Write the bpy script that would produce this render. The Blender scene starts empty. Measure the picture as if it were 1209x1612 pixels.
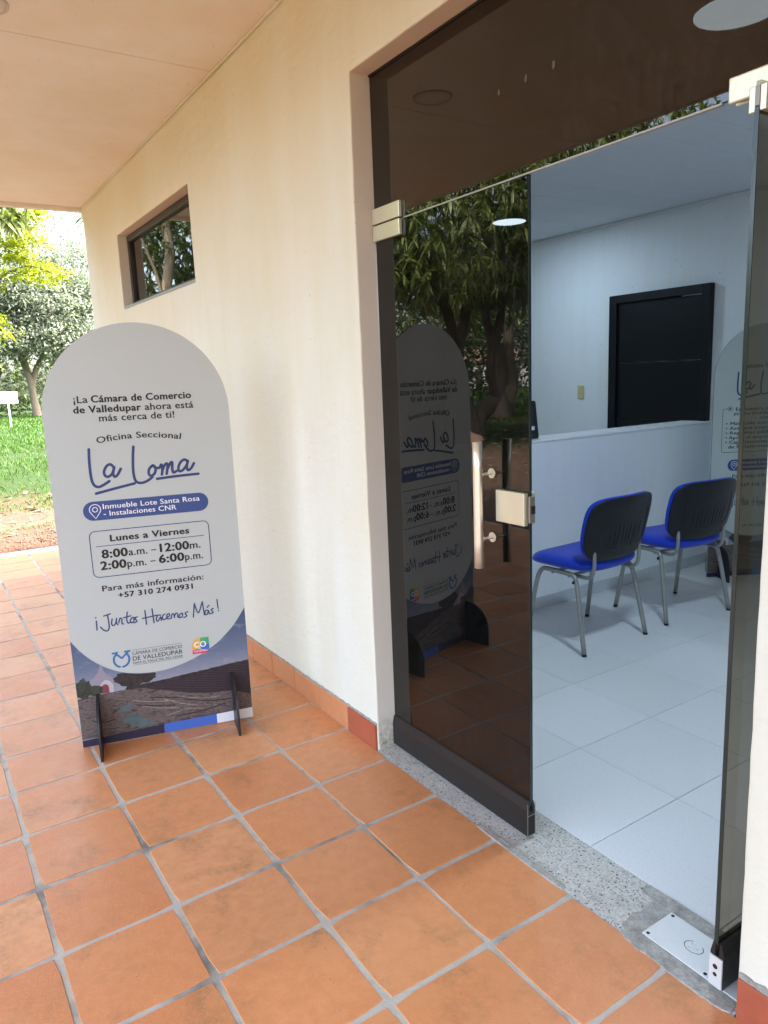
import bpy, bmesh, math, random
import numpy as np
from mathutils import Vector, Matrix, noise as mnoise

R = math.radians
random.seed(7)
rng = np.random.default_rng(7)
scene = bpy.context.scene
COL = scene.collection

# ------------------------------------------------------------------ camera
cam_d = bpy.data.cameras.new('camera')
cam = bpy.data.objects.new('camera', cam_d)
COL.objects.link(cam)
cam_d.sensor_fit = 'VERTICAL'
cam_d.sensor_height = 24.0
cam_d.lens = 17.127
cam_d.clip_start = 0.02
cam_d.clip_end = 2000
_r = Vector((0.83636412, -0.5467021, -0.04014812))
_u = Vector((0.13291968, 0.13120044, 0.9824046))
_f = Vector((0.53181521, 0.82698444, -0.18239881))
M = Matrix(((_r.x, _u.x, -_f.x), (_r.y, _u.y, -_f.y), (_r.z, _u.z, -_f.z)))
cam.matrix_world = Matrix.Translation((-1.49315, -1.68920, 1.55297)) @ M.to_4x4()
scene.camera = cam

# ------------------------------------------------------------------ world, sun, exposure
SUN_EL = 47.0
SUN_DIR = Vector((0.86, -0.50, 0))          # horizontal direction towards the sun
world = bpy.data.worlds.new('World')
scene.world = world
world.use_nodes = True
wn = world.node_tree.nodes
bg = wn['Background']
sky = wn.new('ShaderNodeTexSky')
sky.sky_type = 'NISHITA'
sky.sun_disc = False
sky.sun_elevation = R(SUN_EL)
sky.sun_rotation = math.atan2(SUN_DIR.x, SUN_DIR.y)
sky.altitude = 50
sky.air_density = 1.0
sky.dust_density = 5.0
sky.ozone_density = 0.6
hsv = wn.new('ShaderNodeHueSaturation')          # thin even cloud: the whole sky less blue
hsv.inputs['Saturation'].default_value = 0.85
world.node_tree.links.new(sky.outputs['Color'], hsv.inputs['Color'])
world.node_tree.links.new(hsv.outputs['Color'], bg.inputs['Color'])
bg.inputs['Strength'].default_value = 0.15

sun_d = bpy.data.lights.new('sun', 'SUN')
sun_d.energy = 2.6
sun_d.angle = R(5)
sun_d.color = (1.0, 0.97, 0.92)
sun = bpy.data.objects.new('sun', sun_d)
COL.objects.link(sun)
_sd = Vector((SUN_DIR.x, SUN_DIR.y, 0)).normalized() * math.cos(R(SUN_EL)) + Vector((0, 0, math.sin(R(SUN_EL))))
sun.rotation_euler = _sd.to_track_quat('Z', 'Y').to_euler()
sun.location = (10, -10, 20)

scene.view_settings.view_transform = 'Standard'
scene.view_settings.look = 'None'
scene.view_settings.gamma = 1.0
scene.view_settings.use_curve_mapping = False
scene.view_settings.exposure = 3.4
cy = scene.cycles
cy.use_denoising = True
cy.max_bounces = 10
cy.diffuse_bounces = 6
cy.glossy_bounces = 5
cy.transmission_bounces = 4
cy.transparent_max_bounces = 24
cy.sample_clamp_indirect = 8.0
cy.caustics_reflective = False
cy.caustics_refractive = False
cy.blur_glossy = 0.3

# ------------------------------------------------------------------ material helpers
MATS = {}
def new_mat(name):
    m = bpy.data.materials.new(name)
    m.use_nodes = True
    nt = m.node_tree
    nt.nodes.clear()
    out = nt.nodes.new('ShaderNodeOutputMaterial')
    MATS[name] = m
    return m, nt, out
def N(nt, t, **kw):
    n = nt.nodes.new(t)
    for k, v in kw.items():
        if hasattr(n, k) and not k.startswith('i_'):
            setattr(n, k, v)
        else:
            n.inputs[k[2:].replace('_', ' ')].default_value = v
    return n
def L(nt, a, b): nt.links.new(a, b)
def ramp(nt, fac, stops, interp='LINEAR'):
    n = nt.nodes.new('ShaderNodeValToRGB')
    n.color_ramp.interpolation = interp
    els = n.color_ramp.elements
    while len(els) < len(stops): els.new(0.5)
    for e, (p, c) in zip(els, stops):
        e.position = p
        e.color = (*c, 1) if len(c) == 3 else c
    if fac is not None: L(nt, fac, n.inputs[0])
    return n
def mixc(nt, fac, a, b, blend='MIX'):
    n = nt.nodes.new('ShaderNodeMix')
    n.data_type = 'RGBA'; n.blend_type = blend
    for i, v in ((0, fac), (6, a), (7, b)):
        if isinstance(v, (int, float)): n.inputs[i].default_value = v
        elif isinstance(v, tuple): n.inputs[i].default_value = (*v, 1) if len(v) == 3 else v
        else: L(nt, v, n.inputs[i])
    return n.outputs[2]
def mathn(nt, op, a, b=None):
    n = nt.nodes.new('ShaderNodeMath'); n.operation = op
    for i, v in ((0, a), (1, b)):
        if v is None: continue
        if isinstance(v, (int, float)): n.inputs[i].default_value = v
        else: L(nt, v, n.inputs[i])
    return n.outputs[0]
def tex_noise(nt, vec, scale, detail=4, rough=0.6, dist=0.0):
    n = N(nt, 'ShaderNodeTexNoise'); n.inputs['Scale'].default_value = scale
    n.inputs['Detail'].default_value = detail; n.inputs['Roughness'].default_value = rough
    n.inputs['Distortion'].default_value = dist
    if vec is not None: L(nt, vec, n.inputs['Vector'])
    return n.outputs['Fac']
def pos(nt): return N(nt, 'ShaderNodeNewGeometry').outputs['Position']
def mapped(nt, vec, scale=(1, 1, 1), loc=(0, 0, 0)):
    n = N(nt, 'ShaderNodeMapping'); n.inputs['Scale'].default_value = scale; n.inputs['Location'].default_value = loc
    L(nt, vec, n.inputs['Vector']); return n.outputs['Vector']
def bump(nt, h, strength=0.3, dist=0.01, normal=None):
    b = N(nt, 'ShaderNodeBump'); b.inputs['Strength'].default_value = strength; b.inputs['Distance'].default_value = dist
    L(nt, h, b.inputs['Height'])
    if normal is not None: L(nt, normal, b.inputs['Normal'])
    return b.outputs['Normal']
def pbsdf(nt, out, color=None, rough=0.5, metal=0.0, spec=0.5, normal=None):
    p = N(nt, 'ShaderNodeBsdfPrincipled')
    for k, v in (('Base Color', color), ('Roughness', rough), ('Metallic', metal), ('Specular IOR Level', spec), ('Normal', normal)):
        if v is None: continue
        if isinstance(v, (int, float)): p.inputs[k].default_value = v
        elif isinstance(v, tuple): p.inputs[k].default_value = (*v, 1)
        else: L(nt, v, p.inputs[k])
    L(nt, p.outputs[0], out.inputs['Surface'])
    return p
def simple(name, color, rough=0.5, metal=0.0, spec=0.5, var=0.08, nscale=30, bstr=0.0, bscale=200):
    m, nt, out = new_mat(name)
    v = pos(nt)
    f = tex_noise(nt, v, nscale, 3)
    c = mixc(nt, f, tuple(x * (1 - var) for x in color), tuple(min(1, x * (1 + var)) for x in color))
    r = mathn(nt, 'ADD', mathn(nt, 'MULTIPLY', f, 0.12), rough - 0.06)
    nm = bump(nt, tex_noise(nt, v, bscale, 3), bstr, 0.002) if bstr else None
    pbsdf(nt, out, c, r, metal, spec, nm)
    return m

# plaster -----------------------------------------------------------
def plaster(name, col, blot=(0.95, 0.9, 0.8), bs=0.35):
    m, nt, out = new_mat(name)
    v = pos(nt)
    big = tex_noise(nt, mapped(nt, v, (1.5, 1.5, 0.5)), 1.4, 5, 0.6)
    streak = tex_noise(nt, mapped(nt, v, (3, 3, 0.35)), 3.0, 4, 0.6)
    c = mixc(nt, ramp(nt, big, [(0.35, (0, 0, 0)), (0.75, (1, 1, 1))]).outputs[0], col, tuple(a * b for a, b in zip(col, blot)))
    c = mixc(nt, ramp(nt, streak, [(0.5, (0, 0, 0)), (0.85, (0.5, 0.5, 0.5))]).outputs[0], c, tuple(a * b for a, b in zip(col, (0.9, 0.86, 0.74))))
    spots = tex_noise(nt, v, 55, 2, 0.5)
    c = mixc(nt, ramp(nt, spots, [(0.735, (0, 0, 0)), (0.76, (0.7, 0.7, 0.7))]).outputs[0], c, (0.38, 0.33, 0.25))
    h1 = tex_noise(nt, v, 90, 4, 0.65)
    h2 = tex_noise(nt, mapped(nt, v, (1, 1, 2.2)), 9, 4, 0.55)
    h3 = tex_noise(nt, v, 2.2, 2, 0.5)
    nrm = bump(nt, h1, bs * 0.55, 0.004)
    nrm = bump(nt, h2, bs, 0.012, nrm)
    nrm = bump(nt, h3, 0.35, 0.03, nrm)
    pbsdf(nt, out, c, 0.75, 0, 0.3, nrm)
    return m
plaster('wall_plaster', (0.775, 0.775, 0.675))
plaster('ceiling_paint', (0.79, 0.80, 0.775), bs=0.2)
plaster('inner_paint', (0.80, 0.82, 0.84), blot=(0.96, 0.97, 0.98), bs=0.12)
plaster('inner_ceiling', (0.72, 0.74, 0.77), blot=(0.96, 0.97, 0.98), bs=0.05)

# jamb reveal: cream-grey paint with mould low down
m, nt, out = new_mat('jamb_plaster')
v = pos(nt)
sep = N(nt, 'ShaderNodeSeparateXYZ'); L(nt, v, sep.inputs[0])
lowm = N(nt, 'ShaderNodeMapRange'); L(nt, sep.outputs['Z'], lowm.inputs[0])
for k, x in (('From Min', 0.16), ('From Max', 0.02), ('To Min', 0.0), ('To Max', 1.0)): lowm.inputs[k].default_value = x
mould = mathn(nt, 'MULTIPLY', lowm.outputs[0], ramp(nt, tex_noise(nt, v, 28, 5, 0.7), [(0.38, (0, 0, 0)), (0.6, (1, 1, 1))]).outputs[0])
c = mixc(nt, tex_noise(nt, v, 6, 4), (0.66, 0.63, 0.55), (0.74, 0.71, 0.63))
c = mixc(nt, mould, c, (0.24, 0.22, 0.15))
pbsdf(nt, out, c, 0.7, 0, 0.3, bump(nt, tex_noise(nt, v, 60, 4), 0.3, 0.004))

# terracotta ---------------------------------------------------------
def terracotta(name, stops, rough0=0.36, stain=True):
    m, nt, out = new_mat(name)
    oi = N(nt, 'ShaderNodeObjectInfo')
    tc = N(nt, 'ShaderNodeTexCoord').outputs['Object']
    off = N(nt, 'ShaderNodeVectorMath', operation='MULTIPLY_ADD')
    comb = N(nt, 'ShaderNodeCombineXYZ')
    L(nt, oi.outputs['Random'], comb.inputs[0]); L(nt, oi.outputs['Random'], comb.inputs[1]); L(nt, oi.outputs['Random'], comb.inputs[2])
    L(nt, comb.outputs[0], off.inputs[0]); off.inputs[1].default_value = (37, 91, 53); L(nt, tc, off.inputs[2])
    v = off.outputs[0]
    base = ramp(nt, oi.outputs['Random'], stops).outputs[0]
    f = tex_noise(nt, v, 9, 5, 0.65)
    c = mixc(nt, f, base, mixc(nt, 0.55, base, (0.66, 0.27, 0.10)))
    g = tex_noise(nt, v, 260, 2, 0.5)
    c = mixc(nt, ramp(nt, g, [(0.42, (0, 0, 0)), (0.62, (0.55, 0.55, 0.55))]).outputs[0], c, (0.74, 0.32, 0.12))
    pale = ramp(nt, tex_noise(nt, v, 2.3, 4, 0.6, 0.5), [(0.50, (0, 0, 0)), (0.74, (0.8, 0.8, 0.8))]).outputs[0]
    c = mixc(nt, ramp(nt, tex_noise(nt, v, 26, 5, 0.7), [(0.35, (0, 0, 0)), (0.65, (0.45, 0.45, 0.45))]).outputs[0], c, (0.52, 0.185, 0.066))
    c = mixc(nt, pale, c, (0.64, 0.285, 0.115))
    st = ramp(nt, tex_noise(nt, v, 4.2, 6, 0.7, 0.3), [(0.53, (0, 0, 0)), (0.70, (1, 1, 1))]).outputs[0]
    st2 = mathn(nt, 'MULTIPLY', st, ramp(nt, tex_noise(nt, v, 60, 4, 0.7), [(0.35, (0.2, 0.2, 0.2)), (0.6, (1, 1, 1))]).outputs[0])
    c = mixc(nt, mathn(nt, 'MULTIPLY', st2, 0.85), c, (0.33, 0.16, 0.065))
    sp = ramp(nt, tex_noise(nt, v, 70, 2, 0.5), [(0.74, (0, 0, 0)), (0.78, (0.6, 0.6, 0.6))]).outputs[0]
    c = mixc(nt, sp, c, (0.16, 0.08, 0.04))
    rg = mathn(nt, 'ADD', mathn(nt, 'MULTIPLY', tex_noise(nt, v, 3.0, 4, 0.6), 0.35), rough0 - 0.14)
    nrm = bump(nt, tex_noise(nt, v, 120, 4, 0.6), 0.16, 0.002)
    nrm = bump(nt, tex_noise(nt, v, 7, 3, 0.5), 0.22, 0.008, nrm)
    pbsdf(nt, out, c, rg, 0, 0.52, nrm)
terracotta('terracotta', [(0.0, (0.64, 0.22, 0.08)), (0.14, (0.72, 0.37, 0.18)), (0.28, (0.58, 0.18, 0.065)), (0.42, (0.70, 0.31, 0.13)), (0.56, (0.48, 0.145, 0.055)), (0.70, (0.68, 0.25, 0.095)), (0.85, (0.60, 0.30, 0.14)), (1.0, (0.56, 0.20, 0.075))])
terracotta('terracotta_base', [(0.0, (0.55, 0.23, 0.12)), (0.6, (0.52, 0.24, 0.13)), (1.0, (0.56, 0.27, 0.15))], 0.45)
terracotta('terracotta_red', [(0.0, (0.40, 0.085, 0.04)), (1.0, (0.42, 0.10, 0.045))], 0.5)
# grout, threshold terrazzo, mortar
m, nt, out = new_mat('grout'); v = pos(nt)
c = mixc(nt, tex_noise(nt, v, 14, 5, 0.7), (0.38, 0.335, 0.27), (0.62, 0.56, 0.475))
c = mixc(nt, ramp(nt, tex_noise(nt, v, 2.3, 4, 0.7), [(0.5, (0, 0, 0)), (0.66, (0.85, 0.85, 0.85))]).outputs[0], c, (0.15, 0.135, 0.11))
pbsdf(nt, out, c, 0.85, 0, 0.3, bump(nt, tex_noise(nt, v, 160, 4, 0.7), 0.6, 0.004))
m, nt, out = new_mat('terrazzo'); v = pos(nt)
vo = N(nt, 'ShaderNodeTexVoronoi'); vo.inputs['Scale'].default_value = 210; L(nt, v, vo.inputs['Vector'])
sp = N(nt, 'ShaderNodeSeparateColor'); L(nt, vo.outputs['Color'], sp.inputs[0])
c = ramp(nt, sp.outputs[0], [(0.0, (0.52, 0.485, 0.42)), (0.35, (0.45, 0.42, 0.365)), (0.55, (0.57, 0.535, 0.47)), (0.80, (0.30, 0.28, 0.25)), (0.90, (0.62, 0.60, 0.56)), (0.965, (0.07, 0.065, 0.06))], 'CONSTANT').outputs[0]
c = mixc(nt, ramp(nt, tex_noise(nt, v, 5, 5, 0.7), [(0.5, (0, 0, 0)), (0.75, (0.6, 0.6, 0.6))]).outputs[0], c, (0.24, 0.225, 0.19))
pbsdf(nt, out, c, 0.55, 0, 0.4, bump(nt, tex_noise(nt, v, 240, 3), 0.35, 0.003))
m, nt, out = new_mat('mortar'); v = pos(nt)
c = mixc(nt, ramp(nt, tex_noise(nt, v, 22, 8, 0.8), [(0.3, (0, 0, 0)), (0.7, (1, 1, 1))]).outputs[0], (0.20, 0.185, 0.155), (0.54, 0.51, 0.455))
c = mixc(nt, ramp(nt, tex_noise(nt, v, 190, 3, 0.6), [(0.6, (0, 0, 0)), (0.7, (0.6, 0.6, 0.6))]).outputs[0], c, (0.10, 0.09, 0.075))
pbsdf(nt, out, c, 0.9, 0, 0.2, bump(nt, tex_noise(nt, v, 70, 5, 0.7), 0.7, 0.006))
# interior tile
m, nt, out = new_mat('inner_tile'); v = pos(nt)
oi = N(nt, 'ShaderNodeObjectInfo')
base = ramp(nt, oi.outputs['Random'], [(0, (0.69, 0.675, 0.65)), (1, (0.75, 0.735, 0.71))]).outputs[0]
sp = ramp(nt, tex_noise(nt, v, 170, 2, 0.5), [(0.32, (1, 1, 1)), (0.42, (0, 0, 0))]).outputs[0]
c = mixc(nt, mathn(nt, 'MULTIPLY', sp, 0.4), base, (0.40, 0.42, 0.45))
pbsdf(nt, out, c, mathn(nt, 'ADD', mathn(nt, 'MULTIPLY', tex_noise(nt, v, 6, 3), 0.10), 0.30), 0, 0.4)
simple('inner_grout', (0.30, 0.32, 0.34), 0.8)
simple('grey_skirting', (0.55, 0.57, 0.58), 0.5)
simple('skirting_red', (0.40, 0.105, 0.055), 0.55, 0, 0.3, 0.18, 14, 0.2, 120)
# metals
simple('gold_metal', (0.80, 0.78, 0.60), 0.36, 0.7, 0.5, 0.04, 12, 0.05, 400)
simple('bright_metal', (0.86, 0.84, 0.70), 0.33, 0.75, 0.5, 0.03, 20)
m, nt, out = new_mat('steel_plate'); v = pos(nt)
f = tex_noise(nt, v, 40, 6, 0.75)
c = mixc(nt, f, (0.62, 0.61, 0.58), (0.74, 0.73, 0.70))
c = mixc(nt, ramp(nt, tex_noise(nt, mapped(nt, v, (1, 1, 1)), 95, 4, 0.7), [(0.66, (0, 0, 0)), (0.75, (0.8, 0.8, 0.8))]).outputs[0], c, (0.33, 0.30, 0.25))
pbsdf(nt, out, c, mathn(nt, 'ADD', mathn(nt, 'MULTIPLY', f, 0.3), 0.35), 0.15, 0.5, bump(nt, tex_noise(nt, v, 22, 4), 0.2, 0.003))
simple('dark_hole', (0.015, 0.014, 0.012), 0.8)
m, nt, out = new_mat('black_rail'); v = pos(nt)
sc_ = ramp(nt, tex_noise(nt, mapped(nt, v, (3, 3, 14)), 12, 6, 0.8), [(0.62, (0, 0, 0)), (0.8, (0.6, 0.6, 0.6))]).outputs[0]
c = mixc(nt, sc_, (0.022, 0.019, 0.017), (0.10, 0.09, 0.08))
pbsdf(nt, out, c, mathn(nt, 'ADD', mathn(nt, 'MULTIPLY', tex_noise(nt, v, 30, 4), 0.25), 0.28), 0.2, 0.5, bump(nt, tex_noise(nt, v, 50, 3), 0.08, 0.002))
simple('rail_end', (0.30, 0.28, 0.25), 0.4, 0.6)
simple('window_frame_metal', (0.055, 0.048, 0.040), 0.4, 0.5)
simple('sill_paint', (0.34, 0.37, 0.38), 0.6)
simple('black_paint', (0.006, 0.007, 0.010), 0.4, 0, 0.35)
simple('black_plastic', (0.006, 0.006, 0.008), 0.40, 0, 0.4, 0.1, 60, 0.25, 500)
simple('chair_steel', (0.27, 0.28, 0.26), 0.38, 0.35, 0.5, 0.1, 60)
simple('ivory_plastic', (0.62, 0.52, 0.26), 0.4)
simple('white_label', (0.75, 0.75, 0.75), 0.6)
simple('white_paint', (0.80, 0.81, 0.82), 0.5)
simple('splash', (0.10, 0.085, 0.07), 0.9)
simple('grille_grey', (0.55, 0.53, 0.50), 0.6)
# fabric
m, nt, out = new_mat('blue_fabric'); v = N(nt, 'ShaderNodeTexCoord').outputs['Object']
wv = tex_noise(nt, v, 420, 2, 0.5)
c = mixc(nt, wv, (0.004, 0.024, 0.36), (0.010, 0.052, 0.58))
p = pbsdf(nt, out, c, 0.85, 0, 0.25, bump(nt, wv, 0.5, 0.002))
p.inputs['Sheen Weight'].default_value = 0.25
# glass
def glass(name, tint, ior):
    m, nt, out = new_mat(name)
    g = N(nt, 'ShaderNodeNewGeometry')
    fr = N(nt, 'ShaderNodeFresnel'); fr.inputs['IOR'].default_value = ior
    fac = mathn(nt, 'MULTIPLY', fr.outputs[0], mathn(nt, 'SUBTRACT', 1.0, g.outputs['Backfacing']))
    tr = N(nt, 'ShaderNodeBsdfTransparent'); tr.inputs['Color'].default_value = (*tint, 1)
    gl = N(nt, 'ShaderNodeBsdfGlossy'); gl.inputs['Roughness'].default_value = 0.0
    gl.inputs['Color'].default_value = (1, 0.98, 0.95, 1)
    L(nt, bump(nt, tex_noise(nt, g.outputs['Position'], 1.6, 1, 0.4), 0.012, 0.02), gl.inputs['Normal'])
    mx = N(nt, 'ShaderNodeMixShader')
    L(nt, fac, mx.inputs[0]); L(nt, tr.outputs[0], mx.inputs[1]); L(nt, gl.outputs[0], mx.inputs[2])
    du = N(nt, 'ShaderNodeBsdfDiffuse'); du.inputs['Color'].default_value = (0.45, 0.42, 0.38, 1)
    dn = mathn(nt, 'MULTIPLY', tex_noise(nt, g.outputs['Position'], 3.0, 5, 0.65), tex_noise(nt, mapped(nt, g.outputs['Position'], (1, 1, 0.3)), 45, 4, 0.7))
    dm = N(nt, 'ShaderNodeMixShader')
    L(nt, ramp(nt, dn, [(0.22, (0, 0, 0)), (0.55, (0.035, 0.035, 0.035))]).outputs[0], dm.inputs[0])
    L(nt, mx.outputs[0], dm.inputs[1]); L(nt, du.outputs[0], dm.inputs[2])
    L(nt, dm.outputs[0], out.inputs['Surface'])
glass('dark_glass', (0.122, 0.116, 0.110), 1.54)
glass('transom_tint', (0.042, 0.040, 0.037), 1.66)
glass('smoked_glass', (0.60, 0.55, 0.48), 1.45)
glass('window_glass', (0.22, 0.22, 0.21), 1.6)
simple('glass_edge', (0.02, 0.03, 0.028), 0.15)
simple('silicone', (0.42, 0.42, 0.40), 0.3)
# lamps
def emit(name, col, st):
    m, nt, out = new_mat(name)
    e = N(nt, 'ShaderNodeEmission'); e.inputs['Color'].default_value = (*col, 1); e.inputs['Strength'].default_value = st
    L(nt, e.outputs[0], out.inputs['Surface'])
emit('lamp_near', (0.60, 0.80, 1.0), 18.0)
emit('lamp_far', (0.60, 0.80, 1.0), 8.0)
# banner print colours
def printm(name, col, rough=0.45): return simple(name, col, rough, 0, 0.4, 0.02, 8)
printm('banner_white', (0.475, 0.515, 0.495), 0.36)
printm('banner_edge', (0.30, 0.31, 0.30))
printm('ink_black', (0.008, 0.008, 0.011))
printm('ink_blue', (0.022, 0.045, 0.15))
printm('pill_blue', (0.032, 0.070, 0.22))
printm('ink_white', (0.78, 0.79, 0.82))
printm('stripe_navy', (0.022, 0.018, 0.045))
printm('stripe_blue', (0.06, 0.14, 0.50))
printm('logo_blue', (0.03, 0.14, 0.36)); printm('logo_yellow', (0.75, 0.42, 0.05)); printm('logo_green', (0.05, 0.36, 0.16))
printm('logo_red', (0.62, 0.03, 0.10)); printm('church_white', (0.46, 0.43, 0.46)); printm('church_grey', (0.27, 0.25, 0.30)); printm('church_door', (0.20, 0.045, 0.055))
simple('leaf_band', (0.012, 0.011, 0.014), 0.45)
def photo(name, stops, scale, detail, stretch=(1, 1, 1), dist=0.0):
    m, nt, out = new_mat(name)
    v = mapped(nt, N(nt, 'ShaderNodeTexCoord').outputs['Object'], stretch)
    f = tex_noise(nt, v, scale, detail, 0.7, dist)
    pbsdf(nt, out, ramp(nt, f, stops).outputs[0], 0.45, 0, 0.4)
photo('photo_rubble', [(0.30, (0.014, 0.010, 0.012)), (0.42, (0.070, 0.050, 0.048)), (0.52, (0.17, 0.135, 0.125)), (0.58, (0.045, 0.030, 0.032)), (0.66, (0.20, 0.165, 0.155)), (0.74, (0.42, 0.38, 0.37))], 17, 12, (0.55, 1, 1.7), 3.0)
photo('photo_foliage', [(0.35, (0.010, 0.013, 0.012)), (0.6, (0.040, 0.050, 0.035)), (0.8, (0.09, 0.10, 0.075))], 60, 5)
photo('photo_tree', [(0.35, (0.012, 0.009, 0.011)), (0.7, (0.050, 0.036, 0.036))], 70, 5)
photo('photo_ridge', [(0.35, (0.16, 0.125, 0.115)), (0.65, (0.32, 0.28, 0.26))], 60, 5)
photo('photo_pond', [(0.3, (0.06, 0.095, 0.105)), (0.7, (0.11, 0.16, 0.17))], 14, 3, (1, 1, 3))
m, nt, out = new_mat('photo_sky'); tc = N(nt, 'ShaderNodeTexCoord').outputs['Object']
s_ = N(nt, 'ShaderNodeSeparateXYZ'); L(nt, tc, s_.inputs[0])
gr = N(nt, 'ShaderNodeMapRange'); L(nt, s_.outputs['Z'], gr.inputs[0]); gr.inputs['From Min'].default_value = 0.25; gr.inputs['From Max'].default_value = 0.52
c = ramp(nt, gr.outputs[0], [(0, (0.27, 0.28, 0.34)), (0.4, (0.12, 0.155, 0.24)), (1, (0.045, 0.08, 0.16))]).outputs[0]
cl = ramp(nt, tex_noise(nt, mapped(nt, tc, (1, 1, 3)), 15, 5, 0.65), [(0.56, (0, 0, 0)), (0.8, (0.7, 0.7, 0.7))]).outputs[0]
pbsdf(nt, out, mixc(nt, cl, c, (0.40, 0.41, 0.46)), 0.45, 0, 0.4)
m, nt, out = new_mat('photo_field'); tc = N(nt, 'ShaderNodeTexCoord').outputs['Object']
w_ = N(nt, 'ShaderNodeTexWave', wave_type='BANDS', bands_direction='Z'); w_.inputs['Scale'].default_value = 28; w_.inputs['Distortion'].default_value = 1.0
w_.inputs['Detail'].default_value = 3
rt = N(nt, 'ShaderNodeMapping'); rt.inputs['Rotation'].default_value = (0, R(-11), 0); L(nt, tc, rt.inputs['Vector']); L(nt, rt.outputs[0], w_.inputs['Vector'])
c = mixc(nt, w_.outputs['Fac'], (0.020, 0.012, 0.020), (0.062, 0.044, 0.058))
c = mixc(nt, tex_noise(nt, tc, 50, 5), c, (0.018, 0.011, 0.017))
pbsdf(nt, out, c, 0.45, 0, 0.4)

# vegetation and ground ------------------------------------------------
def leaf_mat(name, stops, trans=0.35, rough=0.45, tcol=1.6, tb=0.4):
    m, nt, out = new_mat(name)
    g = N(nt, 'ShaderNodeNewGeometry')
    c = ramp(nt, g.outputs['Random Per Island'], stops).outputs[0]
    c = mixc(nt, mathn(nt, 'MULTIPLY', tex_noise(nt, g.outputs['Position'], 1.1, 2), 0.5), c, stops[0][1])
    p = N(nt, 'ShaderNodeBsdfPrincipled'); L(nt, c, p.inputs['Base Color']); p.inputs['Roughness'].default_value = rough
    p.inputs['Specular IOR Level'].default_value = 0.35
    t = N(nt, 'ShaderNodeBsdfTranslucent')
    L(nt, mixc(nt, 1.0, c, (tcol, tcol * 1.05, tcol * tb), 'MULTIPLY'), t.inputs['Color'])
    mx = N(nt, 'ShaderNodeMixShader'); mx.inputs[0].default_value = trans
    L(nt, p.outputs[0], mx.inputs[1]); L(nt, t.outputs[0], mx.inputs[2]); L(nt, mx.outputs[0], out.inputs['Surface'])
leaf_mat('mango_leaf', [(0.0, (0.06, 0.09, 0.025)), (0.4, (0.12, 0.16, 0.045)), (0.85, (0.20, 0.235, 0.08)), (1.0, (0.26, 0.28, 0.10))], 0.25, 0.32)
leaf_mat('pale_leaf', [(0.0, (0.17, 0.20, 0.14)), (0.5, (0.30, 0.335, 0.255)), (1.0, (0.44, 0.47, 0.39))], 0.4, 0.6, 1.1, 0.9)
leaf_mat('lime_leaf', [(0.0, (0.15, 0.18, 0.012)), (0.6, (0.25, 0.28, 0.018)), (1.0, (0.34, 0.34, 0.03))], 0.45, 0.5, 1.5)
leaf_mat('dark_leaf', [(0.0, (0.030, 0.046, 0.016)), (0.6, (0.060, 0.082, 0.030)), (1.0, (0.095, 0.12, 0.048))], 0.3, 0.5)
leaf_mat('grass_blade', [(0.0, (0.032, 0.080, 0.013)), (0.5, (0.050, 0.12, 0.015)), (0.85, (0.070, 0.142, 0.020)), (1.0, (0.12, 0.12, 0.045))], 0.4, 0.6, 1.2)
leaf_mat('litter_leaf', [(0.0, (0.09, 0.055, 0.032)), (0.5, (0.18, 0.115, 0.065)), (1.0, (0.32, 0.23, 0.14))], 0.15, 0.7, 1.0)
m, nt, out = new_mat('bark'); v = pos(nt)
f = tex_noise(nt, mapped(nt, v, (6, 6, 1.4)), 5, 6, 0.7, 0.6)
c = ramp(nt, f, [(0.3, (0.05, 0.040, 0.030)), (0.55, (0.12, 0.095, 0.07)), (0.8, (0.22, 0.19, 0.15))]).outputs[0]
pbsdf(nt, out, c, 0.9, 0, 0.2, bump(nt, f, 0.9, 0.03))
m, nt, out = new_mat('pale_bark'); v = pos(nt)
f = tex_noise(nt, mapped(nt, v, (6, 6, 1.4)), 5, 6, 0.7, 0.6)
c = ramp(nt, f, [(0.3, (0.13, 0.105, 0.075)), (0.55, (0.23, 0.19, 0.14)), (0.8, (0.33, 0.28, 0.21))]).outputs[0]
pbsdf(nt, out, c, 0.9, 0, 0.2, bump(nt, f, 0.9, 0.03))
simple('stone_brown', (0.24, 0.15, 0.11), 0.9, 0, 0.2, 0.3, 9, 0.7, 30)
simple('gravel_red', (0.20, 0.085, 0.055), 0.9, 0, 0.2, 0.4, 30)
# ground: reddish earth, litter-stained under the trees, grass soil farther off
m, nt, out = new_mat('earth'); v = pos(nt)
f = tex_noise(nt, v, 1.1, 8, 0.7); f2 = tex_noise(nt, v, 14, 6, 0.7)
c = ramp(nt, f, [(0.3, (0.072, 0.046, 0.031)), (0.5, (0.12, 0.074, 0.049)), (0.7, (0.18, 0.115, 0.078))]).outputs[0]
c = mixc(nt, f2, c, (0.092, 0.055, 0.037))
sp = N(nt, 'ShaderNodeSeparateXYZ'); L(nt, v, sp.inputs[0])
dist = mathn(nt, 'ADD', mathn(nt, 'MAXIMUM', sp.outputs['Y'], mathn(nt, 'MULTIPLY', sp.outputs['X'], -0.72)), mathn(nt, 'MULTIPLY', mathn(nt, 'SUBTRACT', f, 0.5), 5.0))
mr = N(nt, 'ShaderNodeMapRange'); L(nt, dist, mr.inputs[0]); mr.inputs['From Min'].default_value = 9.6; mr.inputs['From Max'].default_value = 12.0
c = mixc(nt, mr.outputs[0], c, mixc(nt, f2, (0.020, 0.040, 0.009), (0.034, 0.052, 0.015)))
pbsdf(nt, out, c, 0.95, 0, 0.15, bump(nt, tex_noise(nt, v, 40, 6, 0.7), 0.8, 0.02))

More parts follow.
